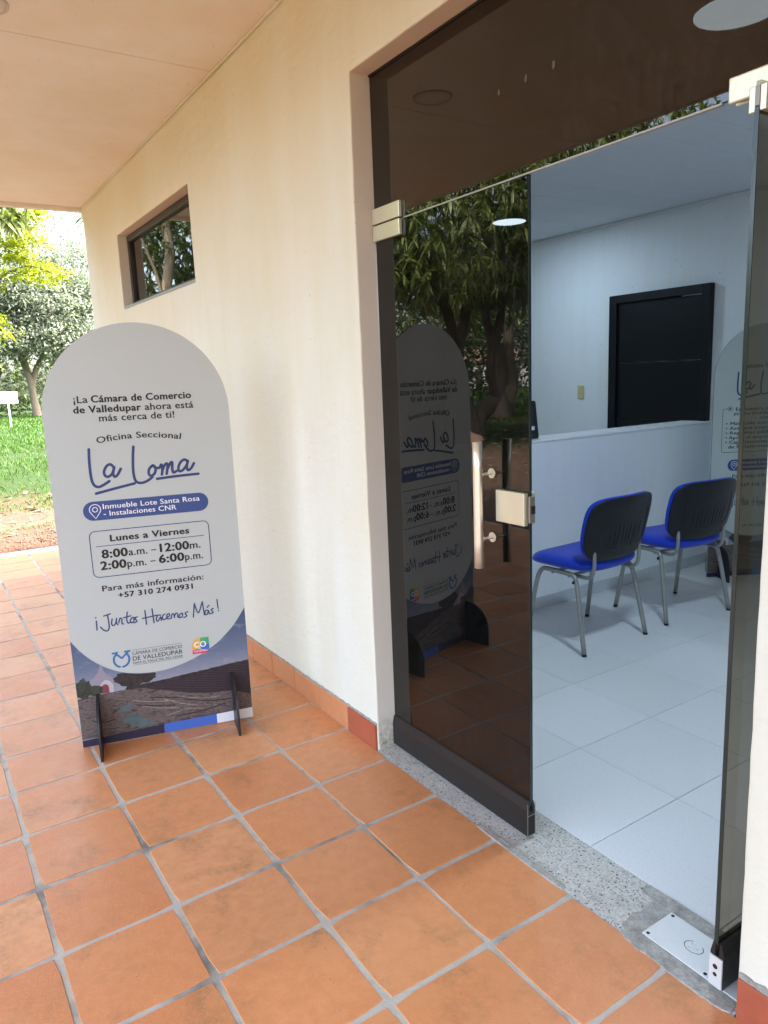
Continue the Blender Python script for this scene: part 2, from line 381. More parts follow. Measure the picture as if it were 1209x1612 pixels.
# ------------------------------------------------------------------ mesh helpers
def bm_mesh(name, bm):
    me = bpy.data.meshes.new(name); bm.to_mesh(me); bm.free(); return me
def obj(name, me, mat=None, parent=None, loc=(0, 0, 0), rot=(0, 0, 0), smooth=False):
    o = bpy.data.objects.new(name, me)
    COL.objects.link(o)
    if mat is not None and me is not None and len(me.materials) == 0: me.materials.append(MATS[mat])
    o.location = loc; o.rotation_euler = rot
    if parent is not None: o.parent = parent
    if smooth:
        me.polygons.foreach_set('use_smooth', [True] * len(me.polygons))
    return o
def thing(name, label, cat, loc=(0, 0, 0), rotz=0.0, group=None):
    o = bpy.data.objects.new(name, None); COL.objects.link(o)
    o.empty_display_size = 0.1
    o.location = loc; o.rotation_euler = (0, 0, rotz)
    tag(o, label, cat, group); return o
def tag(o, label, cat, group=None):
    o['label'] = label; o['category'] = cat
    if group: o['group'] = group
    return o
def struct(o): o['kind'] = 'structure'; return o
def stuff(o): o['kind'] = 'stuff'; return o
def bm_box(bm, x0, x1, y0, y1, z0, z1, bev=0.0, seg=2):
    vs = [bm.verts.new(p) for p in ((x0, y0, z0), (x1, y0, z0), (x1, y1, z0), (x0, y1, z0), (x0, y0, z1), (x1, y0, z1), (x1, y1, z1), (x0, y1, z1))]
    fs = [bm.faces.new([vs[i] for i in q]) for q in ((3, 2, 1, 0), (4, 5, 6, 7), (0, 1, 5, 4), (1, 2, 6, 5), (2, 3, 7, 6), (3, 0, 4, 7))]
    if bev > 0:
        es = list({e for f in fs for e in f.edges})
        bmesh.ops.bevel(bm, geom=es, offset=bev, segments=seg, affect='EDGES', profile=0.5)
def box(name, b, mat, parent=None, bev=0.0, off=(0, 0, 0), seg=2, loc=None, rot=(0, 0, 0)):
    """b = x0,x1,y0,y1,z0,z1 given in the parent's space after subtracting off."""
    bm = bmesh.new()
    x0, x1, y0, y1, z0, z1 = b
    ox, oy, oz = off
    bm_box(bm, x0 - ox, x1 - ox, y0 - oy, y1 - oy, z0 - oz, z1 - oz, bev, seg)
    return obj(name, bm_mesh(name, bm), mat, parent, loc or (0, 0, 0), rot)
def tube_arrays(pts, rad, n=10, caps=True):
    pts = [Vector(p) for p in pts]
    if not hasattr(rad, '__len__'): rad = [rad] * len(pts)
    vs, fs = [], []
    prev = None
    for i, p in enumerate(pts):
        t = (pts[min(i + 1, len(pts) - 1)] - pts[max(i - 1, 0)]).normalized()
        if prev is None:
            a = Vector((0, 0, 1)) if abs(t.z) < 0.9 else Vector((1, 0, 0))
            nrm = t.cross(a).normalized()
        else:
            nrm = (prev - t * prev.dot(t)).normalized()
        prev = nrm
        b = t.cross(nrm)
        for k in range(n):
            an = 2 * math.pi * k / n
            vs.append(p + (nrm * math.cos(an) + b * math.sin(an)) * rad[i])
    for i in range(len(pts) - 1):
        for k in range(n):
            k2 = (k + 1) % n
            fs.append((i * n + k, i * n + k2, (i + 1) * n + k2, (i + 1) * n + k))
    if caps:
        fs.append(tuple(range(n - 1, -1, -1)))
        fs.append(tuple(range((len(pts) - 1) * n, len(pts) * n)))
    return [tuple(v) for v in vs], fs
def smoothpath(pts, sub=6):
    pts = [Vector(p) for p in pts]; out = []
    for i in range(len(pts) - 1):
        p0, p1, p2, p3 = pts[max(i - 1, 0)], pts[i], pts[i + 1], pts[min(i + 2, len(pts) - 1)]
        for k in range(sub):
            t = k / sub
            out.append(0.5 * ((2 * p1) + (p2 - p0) * t + (2 * p0 - 5 * p1 + 4 * p2 - p3) * t * t + (3 * p1 - p0 - 3 * p2 + p3) * t ** 3))
    out.append(pts[-1]); return out
def raw(name, vs, fs, mat, parent=None, smooth=False, loc=(0, 0, 0), rot=(0, 0, 0)):
    me = bpy.data.meshes.new(name); me.from_pydata([tuple(v) for v in vs], [], fs); me.update()
    return obj(name, me, mat, parent, loc, rot, smooth)
def tube(name, pts, rad, mat, parent=None, n=12, off=(0, 0, 0)):
    o = Vector(off)
    vs, fs = tube_arrays([Vector(p) - o for p in pts], rad, n)
    ob = raw(name, vs, fs, mat, parent)
    me = ob.data
    me.polygons.foreach_set('use_smooth', [len(p.vertices) == 4 for p in me.polygons])
    return ob
def lathe(name, prof, mat, parent=None, n=32, loc=(0, 0, 0), rot=(0, 0, 0)):
    vs, fs = [], []
    for r, z in prof:
        for k in range(n):
            a = 2 * math.pi * k / n; vs.append((r * math.cos(a), r * math.sin(a), z))
    m_ = len(prof)
    for i in range(m_ - 1):
        for k in range(n):
            k2 = (k + 1) % n; fs.append((i * n + k, i * n + k2, (i + 1) * n + k2, (i + 1) * n + k))
    fs.append(tuple(range(n - 1, -1, -1))); fs.append(tuple(range((m_ - 1) * n, m_ * n)))
    ob = raw(name, vs, fs, mat, parent, False, loc, rot)
    ob.data.polygons.foreach_set('use_smooth', [len(p.vertices) == 4 for p in ob.data.polygons])
    return ob

# ------------------------------------------------------------------ the setting
GZ = -0.12
P_TILE = 0.333
Y_END = 6.21           # far end of the veranda slab
X_EDGE = -3.33         # garden edge of the veranda slab
Y_NEAR = -3.0
# ground sheet
gx = np.concatenate([np.linspace(-400, -30, 12), np.linspace(-28, 28, 57), np.linspace(30, 400, 12)])
gy = np.concatenate([np.linspace(-400, -12, 10), np.linspace(-10, 60, 71), np.linspace(65, 500, 12)])
vs = []
for y in gy:
    for x in gx:
        far = max(0, min(1, (math.hypot(x + 1, y - 2) - 9) / 15))
        z = GZ + 0.10 * far * mnoise.noise(Vector((x * 0.12, y * 0.12, 0))) + 0.012 * mnoise.noise(Vector((x * 0.9, y * 0.9, 3)))
        if math.hypot(x, y) > 150: z = GZ
        vs.append((x, y, z - 0.0))
nx = len(gx)
fs = [(j * nx + i, j * nx + i + 1, (j + 1) * nx + i + 1, (j + 1) * nx + i) for j in range(len(gy) - 1) for i in range(nx - 1)]
ground = struct(raw('ground', vs, fs, 'earth', smooth=True))
def gz(x, y):
    far = max(0, min(1, (math.hypot(x + 1, y - 2) - 9) / 15))
    return GZ + 0.10 * far * mnoise.noise(Vector((x * 0.12, y * 0.12, 0))) + 0.012 * mnoise.noise(Vector((x * 0.9, y * 0.9, 3)))

# veranda slab with grout bed and a tile for each tile
floor = struct(box('veranda_floor', (X_EDGE - 0.03, -0.008, Y_NEAR - 8.0, Y_END, GZ - 0.25, -0.0022), 'grout'))
def tile_mesh(nm, sx, sy, th, bev):
    bm = bmesh.new(); bm_box(bm, -sx / 2, sx / 2, -sy / 2, sy / 2, -th, 0, bev, 1); return bm_mesh(nm, bm)
def cut_tile(seed):
    h = (P_TILE - 0.0125) / 2; rim = []
    for (ax, ay, bx_, by_) in ((-1, -1, 1, -1), (1, -1, 1, 1), (1, 1, -1, 1), (-1, 1, -1, -1)):
        for t in (0.02, 0.2, 0.5, 0.8):
            x, y = (ax + (bx_ - ax) * t) * h, (ay + (by_ - ay) * t) * h
            w = 1 - (0.0022 * (0.5 + 0.5 * mnoise.noise(Vector((x * 31, y * 31, seed * 3.7)))) + (0.0004 if t == 0.02 else 0)) / h
            rim.append((x * w, y * w))
    n = len(rim)
    vs = [(x * 0.988, y * 0.988, 0) for x, y in rim] + [(x, y, -0.0022) for x, y in rim] + [(x, y, -0.012) for x, y in rim]
    fs = [tuple(range(n))] + [(r * n + k, (r + 1) * n + k, (r + 1) * n + (k + 1) % n, r * n + (k + 1) % n) for r in range(2) for k in range(n)]
    me = bpy.data.meshes.new('tile'); me.from_pydata(vs, [], fs); me.update(); me.materials.append(MATS['terracotta']); return me
TMS = [cut_tile(k) for k in range(6)]
ASP = 1.0018
nrow0 = int(math.floor(Y_NEAR / P_TILE))
cols = [(-0.5 - k) * P_TILE for k in range(10)]
rows = [(j + 0.5) * P_TILE * ASP for j in range(nrow0, 18)]
for a, cx in enumerate(cols):
    for b, cyy in enumerate(rows):
        o = obj('tile', TMS[(a * 7 + b * 3 + (a * b) % 5) % 6], None, floor, (cx + random.uniform(-.0012, .0012) - (0.004 if a == 0 else 0), cyy + random.uniform(-.0012, .0012), random.uniform(-0.0007, 0.0007)),
                (random.uniform(-.0016, .0016), random.uniform(-.0016, .0016), random.uniform(-.003, .003) + R(90) * ((a + 2 * b) % 4)))
box('tile', (X_EDGE, -0.010, Y_NEAR - 8.0, rows[0] - P_TILE / 2 - 0.006, -0.012, 0.0), 'terracotta', floor)

# threshold of terrazzo and the mortar bed round the floor closer
thr = struct(box('threshold', (-0.0075, 0.216, -0.849, 0.7495, -0.2, -0.0012), 'terrazzo'))
pm = []
for k in range(28):
    t = k / 28 * 2 * math.pi
    cx, cyy = 0.105 + 0.10 * max(-1, min(1, 1.35 * math.cos(t))), -0.67 + 0.178 * max(-1, min(1, 1.35 * math.sin(t)))
    w = 0.013 * mnoise.noise(Vector((cx * 30, cyy * 30, 1)))
    pm.append((min(0.213, cx + w), max(-0.848, cyy + w * 1.6), 0.0016))
o = raw('mortar_patch', [(x, y, z) for x, y, z in pm] + [(x, y, -0.01) for x, y, z in pm],
    [tuple(range(28))] + [(k, k + 28, (k + 1) % 28 + 28, (k + 1) % 28) for k in range(28)], 'mortar', thr)

for k, (x0, x1, y0, y1, sd) in enumerate(((-0.022, 0.030, -0.84, -0.52, 3), (0.165, 0.2155, -0.84, -0.44, 8), (-0.016, 0.006, -0.30, 0.10, 11))):
    n = 46; ring_ = []
    for q in range(n):
        t = 2 * math.pi * q / n
        ex = lambda c: math.copysign(abs(c) ** 0.45, c)
        w = 1 + 0.22 * mnoise.noise(Vector((4 * math.cos(t), 4 * math.sin(t), sd))) + 0.12 * mnoise.noise(Vector((13 * math.cos(t), 13 * math.sin(t), sd)))
        ring_.append(((x0 + x1) / 2 + (x1 - x0) / 2 * ex(math.cos(t)) * w, max(-0.848, (y0 + y1) / 2 + (y1 - y0) / 2 * ex(math.sin(t)) * (0.9 + 0.1 * w))))
    z = 0.0028 + 0.0004 * k
    raw('mortar_smear', [(x, y, z) for x, y in ring_] + [(x + 0.004 * (1 if x < (x0 + x1) / 2 else -1) * -1, y, -0.004) for x, y in ring_],
        [tuple(range(n))] + [(q, q + n, (q + 1) % n + n, (q + 1) % n) for q in range(n)], 'mortar', thr)

# interior floor
IF0 = 0.216
ifl = struct(box('interior_floor', (0.2165, 3.68, -2.6, 5.05, -0.2, -0.003), 'inner_grout'))
IT = tile_mesh('inner_tile', 0.4575, 0.4575, 0.01, 0.0010); IT.materials.append(MATS['inner_tile'])
for i in range(7):
    for j in range(-6, 10):
        cx = IF0 + 0.23 + i * 0.46; cyy = -0.21 - 0.23 + (j + 1) * 0.46
        if cyy > 4.9: continue
        obj('tile', IT, None, ifl, (cx, cyy, random.uniform(-.0004, .0004)), (random.uniform(-.0008, .0008), random.uniform(-.0008, .0008), 0))
box('tile', (IF0 + 7 * 0.46 + 0.001, 3.679, -2.59, 5.04, -0.01, 0.0), 'inner_tile', ifl)

# ------------------------------------------------------------------ building
bld = thing('office_building', 'cream plastered single-storey office building with covered tiled veranda', 'building', (0, 0, 0))
def wall_holes(name, y0, y1, z0, z1, x0, x1, holes, mat, parent, step=0.06, reveal=True):
    def lines(a, b, hs):  # coarse far behind the camera
        cuts = sorted({a, b, *hs}); out = []
        for c, d in zip(cuts[:-1], cuts[1:]):
            n = max(1, int(round((d - c) / (step if d > -3 or d - c < 1.5 else step * 3)))); out += [c + (d - c) * k / n for k in range(n)]
        return out + [b]
    ys = lines(y0, y1, [h for q in holes for h in q[:2] if y0 < h < y1]); zs = lines(z0, z1, [h for q in holes for h in q[2:] if z0 < h < z1])
    inh = lambda y, z: any(q[0] < y < q[1] and q[2] < z < q[3] for q in holes)
    bm = bmesh.new(); V = {}
    def vert(s, i, j):
        k = (s, i, j)
        if k not in V:
            y, z = ys[i], zs[j]
            w = lambda q: mnoise.noise(Vector((y * 3.1, z * 3.1, q))) * 0.6 + mnoise.noise(Vector((y * 14, z * 14, q + 9))) * 0.4
            edge = any((abs(y - q[0]) < 1e-6 or abs(y - q[1]) < 1e-6 or abs(z - q[2]) < 1e-6 or abs(z - q[3]) < 1e-6) for q in holes)
            d = 0.0035 if edge else 0.0
            xx = (x0 + 0.003 * w(0)) if s == 0 else x1
            V[k] = bm.verts.new((xx, y + d * w(2) if s == 0 else y, z + d * w(4) if s == 0 else z))
        return V[k]
    for i in range(len(ys) - 1):
        for j in range(len(zs) - 1):
            cyy, cz = (ys[i] + ys[i + 1]) / 2, (zs[j] + zs[j + 1]) / 2
            if inh(cyy, cz): continue
            bm.faces.new((vert(0, i, j), vert(0, i, j + 1), vert(0, i + 1, j + 1), vert(0, i + 1, j))).smooth = True
            bm.faces.new((vert(1, i, j), vert(1, i + 1, j), vert(1, i + 1, j + 1), vert(1, i, j + 1)))
            for (di, dj) in ((-1, 0), (1, 0), (0, -1), (0, 1)):
                ii, jj = i + di, j + dj
                out_ = not (0 <= ii < len(ys) - 1 and 0 <= jj < len(zs) - 1)
                if out_ or inh((ys[ii] + ys[ii + 1]) / 2, (zs[jj] + zs[jj + 1]) / 2):
                    if di == -1: a, b = (i, j), (i, j + 1)
                    elif di == 1: a, b = (i + 1, j + 1), (i + 1, j)
                    elif dj == -1: a, b = (i + 1, j), (i, j)
                    else: a, b = (i, j + 1), (i + 1, j + 1)
                    f = bm.faces.new((vert(0, *a), vert(1, *a), vert(1, *b), vert(0, *b)))
                    f.material_index = 0 if out_ else 1
    bmesh.ops.recalc_face_normals(bm, faces=bm.faces)
    sharp = [e for e in bm.edges if len(e.link_faces) == 2 and e.calc_face_angle(0) > 0.8]
    bmesh.ops.bevel(bm, geom=sharp, offset=0.005, segments=2, affect='EDGES', profile=0.5)
    me = bm_mesh(name, bm); me.materials.append(MATS[mat]); me.materials.append(MATS['jamb_plaster'])
    return obj(name, me, None, parent)
WIN = (2.525, 4.135, 2.125, 2.655)
DOOR = (-0.85, 0.75, -0.3, 2.628)
wall = wall_holes('wall', -11.0, 5.18, GZ - 0.1, 3.068, 0.0, 0.17, [WIN, DOOR], 'wall_plaster', bld)
box('wall', (0.0, 3.85, 5.0, 5.18, GZ - 0.1, 3.068), 'wall_plaster', bld, off=(-0.172, 0, 0)).location = (0, 0, 0)
for c in list(bld.children)[1:2]:
    pass
box('wall', (3.68, 3.85, -2.6, 4.998, GZ - 0.1, 3.068), 'inner_paint', bld)
box('wall', (0.172, 3.85, -2.8, -2.602, GZ - 0.1, 3.068), 'inner_paint', bld)
roof = box('roof', (-2.46, 4.1, -11.0, 5.24, 3.09, 3.28), 'wall_plaster', bld)  # roof, wall and ceiling lengthened unseen behind the camera to cut light from there
# drip edge along the slab's free sides, cut to meet at the corner
box('fascia', (-2.50, 4.1, 5.215, 5.275, 3.035, 3.30), 'ceiling_paint', bld, 0.004)
box('fascia', (-2.50, -2.462, -11.0, 5.213, 3.062, 3.30), 'ceiling_paint', bld, 0.004)

ceil = struct(box('ceiling', (-2.46, 0.02, -11.0, 5.213, 3.084, 3.089), 'dark_hole'))
for (a, b) in ((-11.0, -4.153), (-4.147, -1.053), (-1.047, 2.0475), (2.0525, 5.213)):
    box('ceiling_panel', (-2.46, -0.0015, a, b, 3.068, 3.083), 'ceiling_paint', ceil)

iceil = struct(box('interior_ceiling', (0.172, 3.68, -2.6, 4.999, 2.80, 2.82), 'inner_ceiling'))
yj = -2.6
edges = [1.58 + 0.305 * k for k in range(-14, 12)]
edges = [-2.599] + [e for e in edges if -2.5 < e < 4.9] + [4.998]
PVC = {}
for a, b in zip(edges[:-1], edges[1:]):
    box('ceiling_panel', (0.173, 3.679, a + 0.0012, b - 0.0012, 2.737 + random.uniform(0, .002), 2.752), 'inner_ceiling', iceil, 0.002, seg=1)
box('cornice', (3.660, 3.6795, -2.59, 4.99, 2.712, 2.7365), 'inner_ceiling', iceil, 0.003)

# skirting tiles on the veranda wall, each its own piece
ybs = [0.7525, 0.985, 1.255, 1.523, 1.79] + [1.79 + 0.268 * k for k in range(1, 13)] + [5.179]
for k, (a, b) in enumerate(zip(ybs[:-1], ybs[1:])):
    t = random.uniform(-.0012, .0012)
    o = box('skirting_tile', (-0.0105 + t, 0.004, a + 0.003, b - 0.003, -0.006, 0.112 + random.uniform(-.002, .003)), 'skirting_red' if k == 0 else 'terracotta_base', wall, 0.002, seg=1)
ybs = [-0.8535 - 0.27 * k for k in range(10)]
for k, (b, a) in enumerate(zip(ybs[:-1], ybs[1:])):
    box('skirting_tile', (-0.0125, 0.004, a + 0.003, b - 0.003, -0.006, 0.112), 'skirting_red', wall, 0.002, seg=1)
def ragged_strip(name, y0, y1, x0, z0, z1, mat, parent, amp=0.006, dx=0.004):
    n = max(4, int((y1 - y0) / 0.012)); vs = []
    for k in range(n + 1):
        y = y0 + (y1 - y0) * k / n
        zt = z1 + amp * mnoise.noise(Vector((y * 40, 7, x0))) + amp * 0.6 * mnoise.noise(Vector((y * 120, 3, x0)))
        xx = x0 + 0.0025 * mnoise.noise(Vector((y * 60, 1, 2)))
        vs += [(xx, y, z0), (xx + 0.001, y, zt), (x0 + dx + 0.012, y, zt + 0.001), (x0 + dx + 0.012, y, z0)]
    fs = [(k * 4 + a, k * 4 + a + 1, k * 4 + 5 + a, k * 4 + 4 + a) for k in range(n) for a in range(3)] + [(3, 2, 1, 0), (n * 4, n * 4 + 1, n * 4 + 2, n * 4 + 3)]
    return raw(name, vs, fs, mat, parent)
ragged_strip('mortar_line', 0.755, 5.15, -0.0052, 0.104, 0.118, 'mortar', wall, 0.005)
ragged_strip('mortar_line', -3.2, -0.856, -0.0075, 0.104, 0.124, 'mortar', wall, 0.008)
ragged_strip('mortar_line', -10.9, 5.15, -0.0045, 3.048, 3.0665, 'wall_plaster', wall, 0.004)

# high window -----------------------------------------------------------
WX = 0.088
wnd = thing('high_window', 'small high window with dark metal frame in cream wall above the outdoor sign', 'window', (WX, 3.33, 2.125))
wo = (WX, 3.33, 2.125)
fy0, fy1, fz0, fz1 = WIN[0] + 0.004, WIN[1] - 0.004, WIN[2] + 0.022, WIN[3] - 0.004
box('frame', (WX - 0.02, WX + 0.03, fy0, fy1, fz1 - 0.045, fz1), 'window_frame_metal', wnd, 0.003, wo)
box('frame', (WX - 0.02, WX + 0.03, fy0, fy1, fz0, fz0 + 0.03), 'window_frame_metal', wnd, 0.003, wo)
box('frame', (WX - 0.0195, WX + 0.0295, fy1 - 0.045, fy1, fz0 + 0.031, fz1 - 0.046), 'window_frame_metal', wnd, 0.003, wo)
box('frame', (WX - 0.0195, WX + 0.0295, fy0, fy0 + 0.03, fz0 + 0.031, fz1 - 0.046), 'window_frame_metal', wnd, 0.003, wo)
box('pane', (WX + 0.002, WX + 0.007, fy0 + 0.031, fy1 - 0.046, fz0 + 0.031, fz1 - 0.047), 'window_glass', wnd, 0, wo)
box('sill', (0.004, WX + 0.03, WIN[0] + 0.006, WIN[1] - 0.006, WIN[2] + 0.002, WIN[2] + 0.020), 'sill_paint', wnd, 0.004, wo)

# ------------------------------------------------------------------ glass door
GX0, GX1 = 0.085, 0.095
tr = thing('transom_glass', 'dark bronze fixed glass pane above the doorway', 'glass panel', (GX0, 0, 2.108))
to = (GX0, 0, 2.108)
box('pane', (GX0, GX1, -0.846, 0.7455, 2.108, 2.622), 'transom_tint', tr, 0, to)
box('edge_strip', (GX0 - 0.001, GX1 + 0.001, -0.66, 0.555, 2.1035, 2.1075), 'silicone', tr, 0, to)
box('channel', (GX0 - 0.006, GX1 + 0.006, -0.846, 0.7455, 2.6225, 2.634), 'black_rail', tr, 0.001, to)
pl = box('patch_plate', (GX0 - 0.014, GX0 - 0.001, 0.566, 0.744, 2.1105, 2.165), 'gold_metal', tr, 0.0015, to)
box('patch_plate', (GX1 + 0.001, GX1 + 0.014, 0.566, 0.744, 2.1105, 2.165), 'gold_metal', tr, 0.0015, to)
box('patch_plate', (GX0 - 0.016, GX0 - 0.001, -0.845, -0.684, 2.094, 2.146), 'gold_metal', tr, 0.003, to)
box('patch_plate', (GX1 + 0.001, GX1 + 0.014, -0.845, -0.684, 2.094, 2.146), 'gold_metal', tr, 0.003, to)
for (y, z, s) in ((0.052, 2.353, .010), (-0.06, 2.355, .012), (-0.165, 2.353, .013)):      # dried splashes on the pane
    n = 10
    vs = [(-0.0012, y + s * (0.7 + 0.3 * mnoise.noise(Vector((k, y * 9, 0)))) * 0.7 * math.cos(k / n * 6.283), z - 2.108 + s * (0.9 + 0.4 * mnoise.noise(Vector((k, y * 7, 4)))) * math.sin(k / n * 6.283)) for k in range(n)]
    raw('smudge', vs, [tuple(range(n - 1, -1, -1))], 'splash', tr)

ld = thing('glass_door', 'closed dark tinted glass door leaf with bar handle and square lock', 'door', (GX0, 0.34, 0.0))
lo = (GX0, 0.34, 0.0)
box('pane', (GX0, GX1, -0.064, 0.7435, 0.121, 2.1025), 'dark_glass', ld, 0, lo)
box('pane_edge', (GX0, GX1, -0.0668, -0.0645, 0.139, 2.1025), 'glass_edge', ld, 0, lo)
# bottom rail: hollow black section with an open end
bm = bmesh.new()
prof = [(-0.013, 0.012), (0.023, 0.012), (0.023, 0.105), (0.016, 0.136), (0.0105, 0.139), (0.0105, 0.10), (-0.0005, 0.10), (-0.0005, 0.139), (-0.006, 0.136), (-0.013, 0.105)]
ring = []
for y in (-0.064, 0.742):
    ring.append([bm.verts.new((x, y - 0.34, z)) for x, z in prof])
for k in range(len(prof)):
    k2 = (k + 1) % len(prof)
    bm.faces.new((ring[0][k], ring[0][k2], ring[1][k2], ring[1][k]))
bm.faces.new(ring[0][::-1]); bm.faces.new(ring[1])
bmesh.ops.recalc_face_normals(bm, faces=bm.faces)
rail = obj('bottom_rail', bm_mesh('bottom_rail', bm), 'black_rail', ld)
def frame_bars(y, parent, nm='rail_end_cap'):
    # thin bright lip round the open end of the rail
    for (a, b, c, d) in ((-0.013, -0.0105, 0.012, 0.130), (0.0205, 0.023, 0.012, 0.130), (-0.0105, 0.0205, 0.012, 0.0145), (-0.0105, 0.0205, 0.084, 0.087)):
        box(nm, (a, b, y - 0.0012, y - 0.0002, c, d), 'rail_end', parent)
frame_bars(-0.064 - 0.34, rail)
box('rail_hollow', (-0.0104, 0.0204, -0.4049, -0.4043, 0.0146, 0.0839), 'dark_hole', rail)
pp = box('patch_plate', (GX0 - 0.014, GX0 - 0.001, 0.568, 0.7425, 2.050, 2.1045), 'gold_metal', ld, 0.0015, lo)
box('patch_plate', (GX1 + 0.001, GX1 + 0.014, 0.568, 0.7425, 2.050, 2.1045), 'gold_metal', ld, 0.0015, lo)
# pull bars, outside and inside
for sx, nm in ((-1, 'handle'), (1, 'handle')):
    gx = GX0 if sx < 0 else GX1
    hx = gx + sx * 0.062
    h = tube(nm, smoothpath([(hx, 0.103, 0.922), (hx, 0.103, 1.336)], 4), 0.0155, 'bright_metal', ld, 20, lo)
    for z in (1.229, 1.016):
        tube('standoff', [(hx, 0.103, z), (gx + sx * 0.0005, 0.103, z)], 0.0055, 'bright_metal', h, 10, lo)
        tube('rosette', [(gx + sx * 0.0052, 0.103, z), (gx + sx * 0.0006, 0.103, z)], 0.0165, 'bright_metal', h, 20, lo)
lk = box('lock', (GX0 - 0.019, GX0 - 0.0008, -0.062, 0.068, 1.078, 1.181), 'gold_metal', ld, 0.002, lo)
box('lock_back', (GX1 + 0.0008, GX1 + 0.019, -0.062, 0.068, 1.078, 1.181), 'gold_metal', ld, 0.002, lo)
box('lock_edge', (GX0 - 0.006, GX1 + 0.006, -0.0745, -0.0670, 1.088, 1.171), 'rail_end', lk, 0.001, lo)
box('latch', (GX0 - 0.003, GX1 + 0.003, -0.0790, -0.0746, 1.117, 1.142), 'dark_hole', lk, 0.001, lo)

# right leaf, swung open into the room
PX, PY = 0.020, -0.781
rd = thing('glass_door', 'open smoked glass door leaf swung inward at the right of the doorway', 'door', (PX, PY, 0.0), R(-1.0))
box('pane', (0.0, 0.79, -0.005, 0.005, 0.121, 2.1025), 'smoked_glass', rd)
box('pane_edge', (-0.0028, -0.0004, -0.005, 0.005, 0.139, 2.05), 'glass_edge', rd)
bm = bmesh.new(); ring = []
for x in (0.004, 0.79):
    ring.append([bm.verts.new((x, q - 0.005, z)) for q, z in prof])
for k in range(len(prof)):
    k2 = (k + 1) % len(prof); bm.faces.new((ring[0][k], ring[0][k2], ring[1][k2], ring[1][k]))
bm.faces.new(ring[0][::-1]); bm.faces.new(ring[1]); bmesh.ops.recalc_face_normals(bm, faces=bm.faces)
rr = obj('bottom_rail', bm_mesh('bottom_rail', bm), 'black_rail', rd)
pv = box('pivot_block', (-0.002, 0.0035, -0.0175, 0.0175, 0.014, 0.098), 'steel_plate', rr, 0.001)
for z, r_ in ((0.072, 0.0065), (0.050, 0.0055)):
    tube('screw_hole', [(-0.0026, 0.0, z), (-0.0018, 0.0, z)], r_, 'dark_hole', rr, 14)
box('patch_plate', (-0.002, 0.165, -0.0185, -0.0055, 2.045, 2.0935), 'gold_metal', rd, 0.0015)
box('patch_plate', (-0.002, 0.165, 0.0055, 0.0185, 2.045, 2.0935), 'gold_metal', rd, 0.0015)
box('patch_spacer', (-0.0025, 0.0, -0.0050, 0.0050, 2.056, 2.0935), 'rail_end', rd)
for s in (-1, 1):
    h = tube('handle', [(0.66, s * 0.066, 0.922), (0.66, s * 0.066, 1.336)], 0.0135, 'bright_metal', rd, 16)
    for z in (1.229, 1.016): tube('standoff', [(0.66, s * 0.066, z), (0.66, s * 0.0055, z)], 0.0055, 'bright_metal', h, 10)

# floor closer cover plate
fp = thing('floor_closer_plate', 'worn steel floor closer cover plate set in the threshold mortar', 'metal plate', (0.098, -0.69, 0.002))
box('plate', (-0.066, 0.066, -0.150, 0.136, 0.0, 0.004), 'steel_plate', fp, 0.001, seg=1)
for x, y in ((-0.055, 0.124), (0.055, 0.124), (-0.055, -0.05), (0.055, -0.05)):
    tube('screw', [(x, y, 0.0041), (x, y, 0.0047)], 0.005, 'dark_hole', fp, 12)
vs, fs = [], []
for k in range(40):
    a = 0.5 + k / 39 * 5.2
    for r_ in (0.0195, 0.0212): vs.append((r_ * math.cos(a), 0.02 + 1.25 * r_ * math.sin(a), 0.00415))
fs = [(2 * k, 2 * k + 1, 2 * k + 3, 2 * k + 2) for k in range(39)]
raw('engraved_ring', vs, fs, 'dark_hole', fp)
vs, fs = [], []
for k in range(30):
    t = k / 29; x = -0.013 + 0.026 * t; y = 0.02 + 0.012 * math.sin(t * 9.5)
    vs += [(x, y - 0.0006, 0.00415), (x, y + 0.0006, 0.00415)]
raw('engraved_mark', vs, [(2 * k, 2 * k + 2, 2 * k + 3, 2 * k + 1) for k in range(29)], 'dark_hole', fp)

# ------------------------------------------------------------------ lettering helpers
TXT = {}
def text_geo(s, weight):
    """vertices (x, y, layer) and faces of a line of text, cap height about 0.727; heavier weights are overprinted"""
    weight = weight * 0.8
    key = (s, weight)
    if key in TXT: return TXT[key]
    cu = bpy.data.curves.new('lettering', 'FONT'); cu.body = s; cu.size = 1.0; cu.resolution_u = 3
    cu.space_character = 1.02 + weight * 1.2
    ob = bpy.data.objects.new('lettering', cu); COL.objects.link(ob)
    dg = bpy.context.evaluated_depsgraph_get(); dg.update()
    me = bpy.data.meshes.new_from_object(ob.evaluated_get(dg))
    v0 = [(v.co.x, v.co.y) for v in me.vertices]; f0 = [tuple(p.vertices) for p in me.polygons]
    bpy.data.objects.remove(ob); bpy.data.curves.remove(cu); bpy.data.meshes.remove(me)
    vs, fs = [], []
    dirs = [(0, 0)] if weight <= 0 else [(math.cos(R(45 * k)), math.sin(R(45 * k))) for k in range(8)]
    for i, (dx, dy) in enumerate(dirs):
        b = len(vs); vs += [(x + dx * weight, y + dy * weight * 0.6, i) for x, y in v0]; fs += [tuple(k + b for k in q) for q in f0]
    TXT[key] = (vs, fs); return TXT[key]
CAPH = max(v[1] for v in text_geo('H', 0.0)[0])

